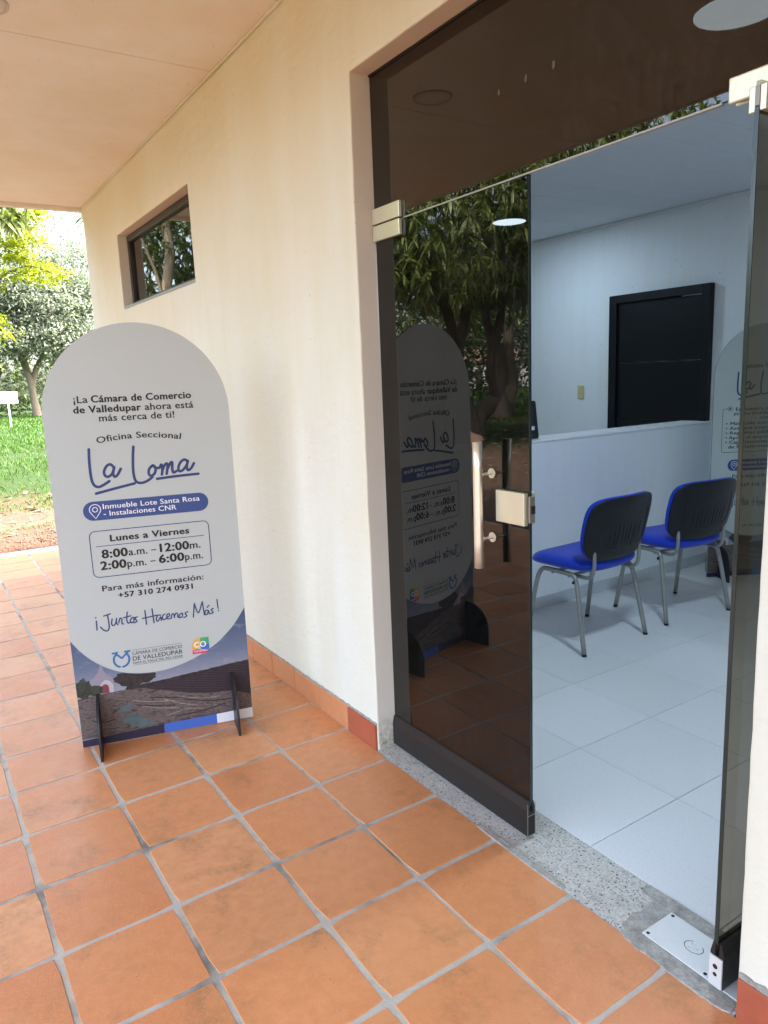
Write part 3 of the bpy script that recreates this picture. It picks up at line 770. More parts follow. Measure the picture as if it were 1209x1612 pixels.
def letter(parent, s, a0, a1, zbase, cap, mat='ink_black', weight=0.0, yy=-0.0064, arc=None, name='lettering'):
    vs, fs = text_geo(s, weight)
    x0 = min(v[0] for v in vs); x1 = max(v[0] for v in vs)
    sx = (a1 - a0) / (x1 - x0); sz = cap / CAPH
    out = []
    for x, y, lay in vs:
        X = a0 + (x - x0) * sx; Z = y * sz * 1.06
        if arc: # arc: function a -> (z, slope)
            zz, sl = arc(X); n_ = math.hypot(1, sl)
            out.append((X - Z * sl / n_, yy - lay * 1e-5, zz + Z / n_))
        else: out.append((X, yy - lay * 1e-5, zbase + Z))
    return raw(name, out, fs, mat, parent)
def ribbon_geo(pts, w, closed=False, yy=-0.0064, taper=False):
    P = smoothpath([(a, 0, z) for a, z in pts], 8) if len(pts) > 2 else [Vector((a, 0, z)) for a, z in pts]
    vs, fs = [], []
    n = len(P)
    for i, p in enumerate(P):
        t = P[min(i + 1, n - 1)] - P[max(i - 1, 0)]
        if t.length < 1e-9: t = Vector((1, 0, 0))
        t.normalize(); q = Vector((-t.z, 0, t.x)) * (w / 2)
        vs += [p - q, p + q]
    fs = [(2 * i, 2 * i + 2, 2 * i + 3, 2 * i + 1) for i in range(n - 1)]
    for (c, t) in ((P[0], (P[0] - P[1])), (P[-1], (P[-1] - P[-2]))):   # round caps
        a0 = math.atan2(t.z, t.x) if t.length > 1e-9 else 0
        b = len(vs); vs.append(c)
        for k in range(9):
            an = a0 - math.pi / 2 + math.pi * k / 8; vs.append(c + Vector((math.cos(an), 0, math.sin(an))) * (w / 2))
        fs += [(b, b + 1 + k, b + 2 + k) for k in range(8)]
    return [(v.x, yy, v.z) for v in vs], fs
def strokes(parent, name, lines, w, mat, yy=-0.0064, fx=None):
    V, F = [], []
    for i, l in enumerate(lines):
        if fx: l = [fx(*p) for p in l]
        vs, fs = ribbon_geo(l, w, yy=yy - 0.00002 * (i % 5)); b = len(V); V += vs; F += [tuple(k + b for k in f) for f in fs]
    return raw(name, V, F, mat, parent)
def poly(parent, name, pts, mat, yy):
    return raw(name, [(a, yy, z) for a, z in pts], [tuple(range(len(pts)))], mat, parent)
def rrect(a0, a1, z0, z1, r, n=8):
    out = []
    for cx, cz, s in ((a1 - r, z0 + r, -90), (a1 - r, z1 - r, 0), (a0 + r, z1 - r, 90), (a0 + r, z0 + r, 180)):
        for k in range(n + 1):
            t = R(s + 90 * k / n); out.append((cx + r * math.cos(t), cz + r * math.sin(t)))
    return out
def outline(parent, name, pts, w, mat, yy):
    n = len(pts); vs, fs = [], []
    for i in range(n):
        p = Vector(pts[i]); t = (Vector(pts[(i + 1) % n]) - Vector(pts[i - 1])).normalized(); q = Vector((-t.y, t.x)) * w / 2
        vs += [(p.x - q.x, yy, p.y - q.y), (p.x + q.x, yy, p.y + q.y)]
    fs = [(2 * i, 2 * ((i + 1) % n), 2 * ((i + 1) % n) + 1, 2 * i + 1) for i in range(n)]
    return raw(name, vs, fs, mat, parent)

LOMA = [[(0.161, 1.305), (0.158, 1.264), (0.157, 1.208), (0.16, 1.171), (0.169, 1.152), (0.184, 1.146), (0.203, 1.153), (0.227, 1.167)], [(0.25, 1.224), (0.238, 1.237), (0.223, 1.231), (0.211, 1.211), (0.212, 1.193), (0.224, 1.186), (0.241, 1.197), (0.251, 1.221)], [(0.252, 1.224), (0.245, 1.197), (0.250, 1.184), (0.262, 1.191), (0.277, 1.215)], [(0.17, 1.119), (0.245, 1.134), (0.326, 1.149)], [(0.336, 1.304), (0.33, 1.26), (0.326, 1.209), (0.328, 1.171), (0.337, 1.153), (0.358, 1.149), (0.381, 1.157), (0.4, 1.17)], [(0.405, 1.219), (0.391, 1.206), (0.387, 1.187), (0.395, 1.176), (0.41, 1.184), (0.417, 1.204), (0.411, 1.218), (0.405, 1.219)], [(0.413, 1.211), (0.431, 1.207), (0.442, 1.221), (0.444, 1.199), (0.44, 1.178)], [(0.443, 1.195), (0.457, 1.22), (0.467, 1.221), (0.464, 1.198), (0.46, 1.179)], [(0.464, 1.198), (0.48, 1.225), (0.487, 1.225), (0.485, 1.201), (0.488, 1.183), (0.502, 1.188)], [(0.552, 1.225), (0.539, 1.235), (0.522, 1.225), (0.511, 1.204), (0.513, 1.187), (0.528, 1.19), (0.546, 1.211), (0.552, 1.226)], [(0.552, 1.229), (0.546, 1.201), (0.55, 1.188), (0.563, 1.195), (0.577, 1.216)], [(0.419, 1.161), (0.5, 1.166), (0.592, 1.169)]]
JUN = [[(0.113, 0.585), (0.112, 0.583)], [(0.113, 0.569), (0.112, 0.529)], [(0.145, 0.587), (0.163, 0.591), (0.172, 0.593)], [(0.16, 0.591), (0.162, 0.559), (0.161, 0.531), (0.152, 0.519), (0.138, 0.525), (0.127, 0.54)], [(0.177, 0.569), (0.173, 0.548), (0.179, 0.539), (0.189, 0.547), (0.195, 0.569)], [(0.195, 0.569), (0.193, 0.55), (0.198, 0.54)], [(0.202, 0.548), (0.209, 0.567), (0.216, 0.563), (0.215, 0.543), (0.221, 0.54)], [(0.241, 0.591), (0.236, 0.558), (0.24, 0.541), (0.249, 0.544)], [(0.224, 0.568), (0.254, 0.572)], [(0.258, 0.563), (0.25, 0.551), (0.254, 0.54), (0.264, 0.546), (0.265, 0.562), (0.258, 0.563)], [(0.265, 0.559), (0.273, 0.563)], [(0.28, 0.564), (0.27, 0.557), (0.277, 0.544), (0.265, 0.538)], [(0.314, 0.587), (0.315, 0.524)], [(0.344, 0.591), (0.347, 0.526)], [(0.301, 0.553), (0.363, 0.559)], [(0.378, 0.557), (0.365, 0.557), (0.358, 0.54), (0.364, 0.531), (0.377, 0.549), (0.378, 0.532)], [(0.397, 0.559), (0.387, 0.554), (0.384, 0.538), (0.393, 0.535), (0.403, 0.541)], [(0.403, 0.541), (0.415, 0.55), (0.412, 0.559), (0.404, 0.553), (0.404, 0.537), (0.416, 0.535)], [(0.421, 0.536), (0.427, 0.555), (0.434, 0.551), (0.435, 0.537)], [(0.435, 0.541), (0.442, 0.556), (0.449, 0.553), (0.45, 0.536), (0.456, 0.538)], [(0.465, 0.552), (0.456, 0.544), (0.459, 0.533), (0.469, 0.538), (0.47, 0.552), (0.465, 0.552)], [(0.494, 0.556), (0.482, 0.55), (0.488, 0.537), (0.474, 0.531)], [(0.516, 0.527), (0.525, 0.589)], [(0.525, 0.589), (0.539, 0.544), (0.56, 0.593)], [(0.56, 0.593), (0.565, 0.53)], [(0.584, 0.548), (0.573, 0.551), (0.567, 0.537), (0.575, 0.53), (0.584, 0.546), (0.586, 0.532)], [(0.579, 0.564), (0.588, 0.572)], [(0.606, 0.555), (0.596, 0.55), (0.604, 0.536), (0.59, 0.532)], [(0.625, 0.594), (0.627, 0.552)], [(0.628, 0.543), (0.628, 0.541)]]
BW = 0.745; BR = BW / 2; BZ = 1.44
YF = -0.0055

def banner_body(root):
    prof = [(0, 0.004), (BW, 0.004)] + [(BR + BR * math.cos(R(t)), BZ + BR * math.sin(R(t))) for t in range(0, 181, 3)]
    bm = bmesh.new()
    fr = [bm.verts.new((a, YF, z)) for a, z in prof]; bk = [bm.verts.new((a, -YF, z)) for a, z in prof]
    bm.faces.new(fr); bm.faces.new(bk[::-1])
    side = [bm.faces.new((fr[k], bk[k], bk[(k + 1) % len(prof)], fr[(k + 1) % len(prof)])) for k in range(len(prof))]
    bmesh.ops.recalc_face_normals(bm, faces=bm.faces)
    for f in side: f.material_index = 1
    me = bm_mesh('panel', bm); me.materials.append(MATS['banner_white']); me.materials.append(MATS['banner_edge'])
    obj('panel', me, None, root)
    # slotted feet: a rounded plate through each end
    for a in (0.083, 0.662):
        pr = [(-0.168, 0.0), (0.168, 0.0)] + [(0.168 * math.copysign(abs(math.cos(t)) ** 0.8, math.cos(t)), 0.075 + 0.165 * math.sin(t) ** 0.85) for t in [math.pi * k / 24 for k in range(25)]]
        bm = bmesh.new()
        A = [bm.verts.new((a - 0.0045, y, z)) for y, z in pr]; B = [bm.verts.new((a + 0.0045, y, z)) for y, z in pr]
        bm.faces.new(A[::-1]); bm.faces.new(B)
        for k in range(len(pr)): bm.faces.new((A[k], A[(k + 1) % len(pr)], B[(k + 1) % len(pr)], B[k]))
        bmesh.ops.recalc_face_normals(bm, faces=bm.faces)
        obj('foot', bm_mesh('foot', bm), 'leaf_band', root)

def banner_bottom(root):
    arc = [(0.0, 0.496), (0.03, 0.450), (0.064, 0.409), (0.105, 0.372), (0.147, 0.344), (0.20, 0.320), (0.254, 0.307), (0.31, 0.301), (0.366, 0.301), (0.425, 0.311), (0.484, 0.328), (0.546, 0.354), (0.606, 0.389), (0.652, 0.427), (0.694, 0.470), (0.745, 0.541)]
    arc = [(p.x, p.z) for p in smoothpath([(a, 0, z) for a, z in arc], 4)]
    E = 0.0005
    ph = poly(root, 'photo_print', [(0.0005, 0.03), (0.7445, 0.03)] + [(min(0.7445, max(0.0005, a)), z) for a, z in arc[::-1]], 'photo_sky', YF - E)
    hz = [(0.30, 0.252), (0.36, 0.254), (0.44, 0.262), (0.52, 0.268), (0.60, 0.275), (0.68, 0.282), (0.744, 0.286)]
    jit = [(a, z + 0.003 * mnoise.noise(Vector((a * 60, 0, 0)))) for a, z in [(0.20 + 0.544 * k / 60, np.interp(0.20 + 0.544 * k / 60, [0.2] + [q[0] for q in hz], [0.245] + [q[1] for q in hz])) for k in range(61)]]
    poly(ph, 'hill_line', [(0.744, 0.20), ] + [(a, z + 0.003) for a, z in jit[::-1]] + [(0.2, 0.2)], 'photo_tree', YF - 1.6 * E)
    poly(ph, 'dark_field', [(0.744, 0.06), (0.744, 0.276), (0.60, 0.266), (0.44, 0.250), (0.30, 0.236), (0.24, 0.235), (0.24, 0.06)], 'photo_field', YF - 2.2 * E)
    top = [(0.001, 0.228), (0.06, 0.236), (0.13, 0.238), (0.20, 0.240), (0.26, 0.238), (0.31, 0.222), (0.40, 0.196), (0.48, 0.172), (0.56, 0.158), (0.66, 0.150), (0.744, 0.118)]
    tt = [(p.x, p.z + 0.0025 * mnoise.noise(Vector((p.x * 50, 2, 0)))) for p in smoothpath([(a, 0, z) for a, z in top], 5)]
    poly(ph, 'rubble', [(0.001, 0.04), (0.744, 0.04)] + tt[::-1], 'photo_rubble', YF - 2.8 * E)
    for q in ([(.225, .185), (.27, .170), (.33, .160), (.40, .150)], [(.26, .150), (.33, .128), (.42, .112)], [(.35, .170), (.42, .135), (.50, .108)], [(.42, .168), (.52, .140), (.60, .135)], [(.36, .085), (.45, .100), (.52, .090)]):
        strokes(ph, 'ridge', [q], .0042, 'photo_ridge', YF - 3.2 * E)
    for q in ([(.24, .160), (.31, .142), (.40, .128)], [(.30, .185), (.40, .165), (.48, .158)], [(.44, .150), (.56, .120), (.68, .112)], [(.05, .120), (.10, .105), (.14, .110)], [(.40, .075), (.52, .078), (.62, .095)]):
        strokes(ph, 'furrow', [q], .0052, 'photo_tree', YF - 3.1 * E)
    # tent-roofed chapel
    poly(ph, 'chapel', [(0.060, 0.239), (0.060, 0.290), (0.045, 0.298), (0.075, 0.315), (0.095, 0.338), (0.107, 0.372), (0.111, 0.372), (0.120, 0.338), (0.138, 0.315), (0.160, 0.298), (0.156, 0.290), (0.156, 0.239)], 'church_grey', YF - 3.4 * E)
    poly(ph, 'chapel_wall', [(0.094, 0.238), (0.094, 0.272), (0.107, 0.290), (0.122, 0.300), (0.140, 0.291), (0.152, 0.272), (0.152, 0.238)], 'church_white', YF - 4.0 * E)
    poly(ph, 'chapel_door', [(0.103, 0.239), (0.103, 0.262)] + [(0.118 + 0.015 * math.cos(t), 0.262 + 0.018 * math.sin(t)) for t in [math.pi - math.pi * k / 10 for k in range(11)]] + [(0.133, 0.239)], 'church_door', YF - 4.6 * E)
    def blob(name, c, rx, rz, mat, seed, yy, zmax=None):
        pts = []
        for k in range(48):
            t = 2 * math.pi * k / 48; q = 1 + 0.22 * mnoise.noise(Vector((3 * math.cos(t), 3 * math.sin(t), seed))) + 0.10 * mnoise.noise(Vector((9 * math.cos(t), 9 * math.sin(t), seed)))
            a, z = c[0] + rx * q * math.cos(t), c[1] + rz * q * math.sin(t)
            a = max(0.001, a)
            lim = np.interp(a, [p[0] for p in arc], [p[1] for p in arc]) - 0.002
            pts.append((a, min(z, lim)))
        poly(ph, name, pts, mat, yy)
    blob('big_tree', (0.245, 0.292), 0.088, 0.040, 'photo_tree', 3, YF - 4.1 * E)
    poly(ph, 'tree_trunks', [(0.205, 0.236), (0.205, 0.268), (0.262, 0.268), (0.266, 0.236)], 'photo_tree', YF - 3.9 * E)
    blob('bush', (0.028, 0.272), 0.034, 0.046, 'photo_foliage', 5, YF - 4.3 * E)
    blob('bush', (0.075, 0.258), 0.032, 0.024, 'photo_foliage', 8, YF - 4.9 * E)
    poly(ph, 'pond', [(0.148, 0.137), (0.175, 0.158), (0.216, 0.178), (0.230, 0.162), (0.212, 0.146), (0.19, 0.134)], 'photo_pond', YF - 3.4 * E)
    poly(ph, 'pond', [(0.166, 0.098), (0.19, 0.116), (0.225, 0.125), (0.27, 0.092), (0.318, 0.056), (0.252, 0.050), (0.215, 0.066)], 'photo_pond', YF - 3.4 * E)
    poly(root, 'stripe', [(0.0005, 0.0045), (0.3455, 0.0045), (0.3455, 0.0475), (0.0005, 0.036)], 'stripe_navy', YF - 5.6 * E)
    poly(root, 'stripe', [(0.3460, 0.0045), (0.5795, 0.0045), (0.5795, 0.050), (0.3460, 0.0475)], 'stripe_blue', YF - 5.6 * E)
    poly(root, 'stripe', [(0.5800, 0.0045), (0.7445, 0.0045), (0.7445, 0.053), (0.5800, 0.050)], 'ink_white', YF - 5.6 * E)

def pin_icon(root, ca, cz, s, yy):
    pts = []
    for k in range(25):
        t = R(-35 + 250 * k / 24); pts.append((ca + s * math.cos(t), cz + s * math.sin(t)))
    pts.append((ca, cz - 1.75 * s))
    outline(root, 'pin_icon', pts, 0.0032, 'ink_white', yy)
    outline(root, 'pin_icon', [(ca + 0.45 * s * math.cos(2 * math.pi * k / 20), cz + 0.45 * s * math.sin(2 * math.pi * k / 20)) for k in range(20)], 0.0032, 'ink_white', yy)

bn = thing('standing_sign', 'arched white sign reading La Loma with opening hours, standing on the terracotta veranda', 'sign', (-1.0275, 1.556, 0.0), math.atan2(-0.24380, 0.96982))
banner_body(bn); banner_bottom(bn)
T0 = YF - 0.0007; T1 = YF - 0.0012
letter(bn, '¡La', .123, .178, 1.4955, .0262, weight=.022)
letter(bn, 'Cámara de Comercio', .190, .590, 1.4955, .0262, weight=.046)
letter(bn, 'de Valledupar', .118, .383, 1.4545, .0262, weight=.046)
letter(bn, 'ahora está', .397, .596, 1.4545, .0262, weight=.024)
letter(bn, 'más cerca de ti!', .213, .514, 1.4170, .0262, weight=.024)
ac = np.polyfit([.196, .274, .354, .443, .531], [1.327, 1.3365, 1.341, 1.3365, 1.3235], 2)
letter(bn, 'Oficina Seccional', .196, .531, 0, .0235, weight=.024, arc=lambda a: (np.polyval(ac, a), 2 * ac[0] * a + ac[1]))
strokes(bn, 'lettering', LOMA, 0.0112, 'ink_blue', T0)
poly(bn, 'address_pill', rrect(.111, .624, 1.005, 1.086, .0403, 10), 'pill_blue', T0)
letter(bn, 'Inmueble Lote Santa Rosa', .190, .588, 1.0515, .0200, 'ink_white', .014, T1)
letter(bn, '- Instalaciones CNR', .190, .487, 1.0212, .0200, 'ink_white', .014, T1)
pin_icon(bn, .1585, 1.0515, .022, T1)
outline(bn, 'hours_frame', rrect(.124, .616, .759, .959, .024, 8), 0.0034, 'ink_blue', T0)
letter(bn, 'Lunes a Viernes', .204, .532, .9105, .0255, weight=.046)
strokes(bn, 'rule_line', [[(.146, .893), (.591, .8945)]], .0028, 'ink_blue', T0)
letter(bn, '8:00', .164, .270, .8405, .0335, weight=.050)
letter(bn, 'a.m.', .2725, .3495, .8405, .0300, weight=.020)
letter(bn, '–', .365, .387, .8405, .0335, weight=.006)
letter(bn, '12:00', .401, .5255, .8410, .0335, weight=.050)
letter(bn, 'm.', .528, .574, .8410, .0300, weight=.020)
letter(bn, '2:00', .154, .2595, .7905, .0335, weight=.050)
letter(bn, 'p.m.', .2625, .341, .7905, .0300, weight=.020)
letter(bn, '–', .357, .380, .7915, .0335, weight=.006)
letter(bn, '6:00', .393, .501, .7920, .0335, weight=.050)
letter(bn, 'p.m.', .5035, .581, .7920, .0300, weight=.020)
letter(bn, 'Para más información:', .151, .575, .6960, .0230, weight=.022)
letter(bn, '+57 310 274 0931', .212, .526, .6595, .0215, weight=.046)
strokes(bn, 'lettering', JUN, 0.0056, 'ink_blue', T0)
# chamber logo: open blue ring with a tick across it
lg = [[(0.197 + 0.032 * math.cos(R(t)), 0.380 + 0.034 * math.sin(R(t))) for t in range(48, -90, -12)], [(0.197 + 0.032 * math.cos(R(t)), 0.380 + 0.034 * math.sin(R(t))) for t in range(132, 262, 12)]]
strokes(bn, 'logo_ring', lg, .0085, 'logo_blue', T0)
strokes(bn, 'logo_tick', [[(.176, .409), (.199, .386)], [(.199, .386), (.226, .411)], [(.163, .413), (.182, .414)], [(.214, .414), (.234, .414)]], .0080, 'logo_blue', T0 - .0002)
strokes(bn, 'logo_rule', [[(.246, .4155), (.457, .4150)], [(.243, .3455), (.455, .3465)]], .0012, 'ink_black', T0)
letter(bn, 'CÁMARA DE COMERCIO', .243, .456, .3925, .0140, 'ink_black', .004)
letter(bn, 'DE VALLEDUPAR', .243, .456, .3665, .0180, 'ink_black', .012)
letter(bn, 'PARA EL VALLE DEL RIO CESAR', .243, .455, .3507, .0088, 'ink_black', .006)
# small square colour logo
poly(bn, 'colour_logo', [(.499, .354), (.499, .405), (.52, .4265), (.536, .4265), (.536, .39), (.52, .375)], 'logo_yellow', T0)
poly(bn, 'colour_logo', [(.536, .4265), (.574, .4265), (.574, .395), (.536, .395)], 'logo_green', T0)
poly(bn, 'colour_logo', [(.536, .3948), (.574, .3948), (.574, .37), (.556, .362), (.536, .374)], 'stripe_blue', T0)
poly(bn, 'colour_logo', [(.499, .3538), (.571, .3538), (.556, .3655), (.52, .375), (.499, .3538 + .018)], 'logo_red', T0 - .0002)
letter(bn, 'CO', .507, .561, .3835, .024, 'ink_white', .045, T1)
letter(bn, 'COLOMBIA', .504, .564, .3610, .0080, 'ink_white', .02, T1)

# ------------------------------------------------------------------ interior things
b2 = thing('standing_sign', 'arched white indoor sign partly behind the open glass door, listing office services', 'sign', (3.30, 1.409, 0.0), R(-30))
banner_body(b2); banner_bottom(b2)
ac2 = np.polyfit([.205, .37, .54], [1.500, 1.512, 1.496], 2)
letter(b2, 'Oficina Seccional', .205, .54, 0, .024, weight=.024, arc=lambda a: (np.polyval(ac2, a), 2 * ac2[0] * a + ac2[1]))
strokes(b2, 'lettering', LOMA, 0.0112, 'ink_blue', T0, fx=lambda a, z: (.011 + a * 1.0, z + .176))
letter(b2, 'En nuestra nueva sede', .163, .590, 1.213, .0215, weight=.020)
letter(b2, 'puedes acceder a servicios', .150, .605, 1.183, .0215, weight=.020)
letter(b2, 'como:', .342, .45, 1.150, .0215, weight=.020)
for k, s in enumerate(('Matrícula mercantil', 'Asesoría empresarial', 'Registros públicos', 'Apoyo al emprendimiento', 'Capacitaciones y programas', 'de fortalecimiento')):
    z = 1.113 - .0332 * k
    letter(b2, ('• ' if k < 5 else '') + s, .095 if k < 5 else .118, .095 + .0205 * (len(s) + 1), z, .0205, weight=.022)
strokes(b2, 'bracket_line', [[(.105, 1.2285), (.085, 1.2285)], [(.085, 1.2285), (.074, 1.225), (.0695, 1.212)], [(.0695, 1.212), (.0695, .940)], [(.0695, .940), (.073, .925), (.088, .9195)], [(.088, .9195), (.66, .9195)]], .0030, 'ink_black', T0)
outline(b2, 'bullet_ring', [(.121 + .0155 * math.cos(k * .314), 1.2285 + .0155 * math.sin(k * .314)) for k in range(20)], .0030, 'ink_black', T0)
poly(b2, 'bullet_dot', [(.121 + .007 * math.cos(k * .314), 1.2285 + .007 * math.sin(k * .314)) for k in range(20)], 'ink_black', T0)
poly(b2, 'address_pill', rrect(.121, .634, .785, .866, .0403, 10), 'pill_blue', T0)
letter(b2, 'Inmueble Lote Santa Rosa', .200, .598, .8315, .0200, 'ink_white', .014, T1)
letter(b2, '- Instalaciones CNR', .200, .497, .8012, .0200, 'ink_white', .014, T1)
pin_icon(b2, .168, .831, .022, T1)
letter(b2, 'Para más información:', .159, .585, .733, .0230, weight=.022)
letter(b2, '+57 310 274 0931', .220, .536, .668, .0215, weight=.046)
strokes(b2, 'lettering', JUN, 0.0056, 'ink_blue', T0, fx=lambda a, z: (a + .01, z - .005))
letter(b2, 'DE VALLEDUPAR', .253, .466, .3700, .0180, 'ink_black', .012)

# low counter wall
CY = 1.67
ct = thing('counter_wall', 'low white counter wall behind the blue chairs', 'counter', (1.95, CY, 0))
co = (1.95, CY, 0)
box('body', (0.175, 3.678, CY, CY + 0.22, 0.0005, 1.100), 'inner_paint', ct, 0.003, co)
box('top', (0.175, 3.677, CY - 0.006, CY + 0.226, 1.1005, 1.116), 'white_paint', ct, 0.005, co)
for k in range(8):
    a = 0.216 + k * 0.46
    box('skirting_tile', (a + .001, min(3.677, a + .459), CY - 0.009, CY - 0.0005, 0.0012, 0.082), 'grey_skirting', ct, 0.001, co, 1)

# black door in the back wall
bd = thing('black_door', 'black door with black frame in the white back wall beyond the counter', 'door', (3.68, 2.14, 0))
bo = (3.68, 2.14, 0)
box('frame', (3.62, 3.679, 2.535, 2.612, 0.001, 2.138), 'black_paint', bd, 0.003, bo)
box('frame', (3.62, 3.679, 1.676, 1.735, 1.1165, 2.138), 'black_paint', bd, 0.003, bo) if False else box('frame', (3.62, 3.679, 1.898, 1.935, 0.001, 1.1), 'black_paint', bd, 0.003, bo)
box('frame', (3.62, 3.679, 1.678, 1.735, 1.1175, 2.138), 'black_paint', bd, 0.003, bo)
box('frame', (3.62, 3.679, 1.7355, 2.5345, 2.072, 2.138), 'black_paint', bd, 0.003, bo)
for a, b in ((1.1175, 1.580), (1.586, 2.0715)):
    box('leaf', (3.645, 3.678, 1.7355, 2.5345, a, b), 'black_paint', bd, 0.001, bo)
box('leaf', (3.645, 3.678, 1.936, 2.5345, 0.002, 1.1165), 'black_paint', bd, 0.001, bo)
box('top_gap', (3.6440, 3.6446, 1.76, 1.93, 2.0655, 2.0705), 'white_label', bd, 0, bo)

sw = thing('light_switch', 'ivory light switch plate on the white back wall', 'switch', (3.679, 2.964, 1.34))
bm = bmesh.new(); bm_box(bm, -0.009, -0.0005, -0.036, 0.036, -0.058, 0.058, 0.004, 2)
obj('plate', bm_mesh('plate', bm), 'ivory_plastic', sw)
box('rocker', (-0.0125, -0.0095, -0.012, 0.012, -0.022, 0.022), 'ivory_plastic', sw, 0.001)

# computer monitor seen from behind on the counter end
mo = thing('computer_monitor', 'black monitor back with small white label on the counter, half hidden by the glass door', 'monitor', (1.72, 1.78, 1.1165))
bm = bmesh.new()
pr = [(-0.22, 0.0), (0.222, 0.0), (0.190, 0.245), (-0.19, 0.245)]
for yk, sc2 in ((-0.035, 0.985), (0.03, 1.0)):
    pass
A = [bm.verts.new((a * 0.985, -0.035, z * 0.985 + 0.002)) for a, z in pr]; B = [bm.verts.new((a, 0.03, z)) for a, z in pr]
bm.faces.new(A); bm.faces.new(B[::-1])
for k in range(4): bm.faces.new((A[k], B[k], B[(k + 1) % 4], A[(k + 1) % 4]))
bmesh.ops.recalc_face_normals(bm, faces=bm.faces)
bmesh.ops.bevel(bm, geom=list(bm.edges), offset=0.006, segments=2, affect='EDGES')
obj('shell', bm_mesh('shell', bm), 'black_plastic', mo)
box('label', (0.135, 0.172, -0.0372, -0.0362, 0.058, 0.082), 'white_label', mo)
box('screen', (-0.18, 0.18, 0.0301, 0.034, 0.02, 0.22), 'dark_hole', mo)

# ceiling lamps
def round_lamp(label, x, y, z, r, em, group, lit=True):
    t = thing('ceiling_lamp', label, 'lamp', (x, y, z), 0, group)
    lathe('trim_ring', [(r + 0.022, 0.0), (r + 0.022, -0.008), (r + 0.016, -0.012), (r + 0.002, -0.012), (r + 0.001, -0.002)], 'white_paint', t, 48)
    lathe('diffuser', [(r, -0.0025), (r, -0.0125), (r * 0.5, -0.014), (0.01, -0.0142)], em, t, 48)
    return t
round_lamp('lit round ceiling lamp seen through the dark transom glass', 1.06, -0.07, 2.736, 0.14, 'lamp_near', 'office ceiling lamps')
round_lamp('lit round ceiling lamp seen as bright oval through closed glass door', 2.76, 2.90, 2.736, 0.13, 'lamp_far', 'office ceiling lamps')
vl = thing('veranda_downlight', 'unlit round recessed lamp in the veranda ceiling', 'lamp', (-1.035, 1.83, 3.0675))
lathe('trim_ring', [(0.112, 0.0), (0.112, -0.004), (0.107, -0.007), (0.101, -0.004), (0.099, 0.0)], 'grille_grey', vl, 40)
lathe('diffuser', [(0.098, -0.0005), (0.098, -0.003), (0.02, -0.0035)], 'ceiling_paint', vl, 40)

# ------------------------------------------------------------------ chairs
def cushion(name, w, d, th, mat, parent, nx=14, ny=14, shape=None, xf=None, kk=3.6):
    vs, fs = [], []
    def pt(i, j, s):
        u, v = math.sin(math.pi * (i / nx - 0.5)), math.sin(math.pi * (j / ny - 0.5))
        k = kk
        # squircle mapping so that the outline has rounded corners
        m = max(abs(u), abs(v)); l = (abs(u) ** k + abs(v) ** k) ** (1 / k)
        q = m / l if l > 0 else 1
        uu, vv = u * q, v * q
        e = max(0.0, 1 - m ** 7)
        zz = s * th / 2 * (e ** 0.5) if m < 1 - 1e-9 else 0
        x, y, z = uu * w / 2, vv * d / 2, zz
        if shape: x, y, z = shape(x, y, z, uu, vv, s)
        return xf(x, y, z) if xf else (x, y, z)
    for s in (1, -1):
        for j in range(ny + 1):
            for i in range(nx + 1): vs.append(pt(i, j, s))
    n1 = (nx + 1) * (ny + 1)
    for j in range(ny):
        for i in range(nx):
            a = j * (nx + 1) + i
            fs.append((a, a + 1, a + nx + 2, a + nx + 1)); fs.append((n1 + a, n1 + a + nx + 1, n1 + a + nx + 2, n1 + a + 1))
    me = bpy.data.meshes.new(name); me.from_pydata(vs, [], fs)
    bm = bmesh.new(); bm.from_mesh(me); bmesh.ops.remove_doubles(bm, verts=bm.verts, dist=1e-5); bmesh.ops.recalc_face_normals(bm, faces=bm.faces)
    bm.to_mesh(me); bm.free()
    return obj(name, me, mat, parent, smooth=True)
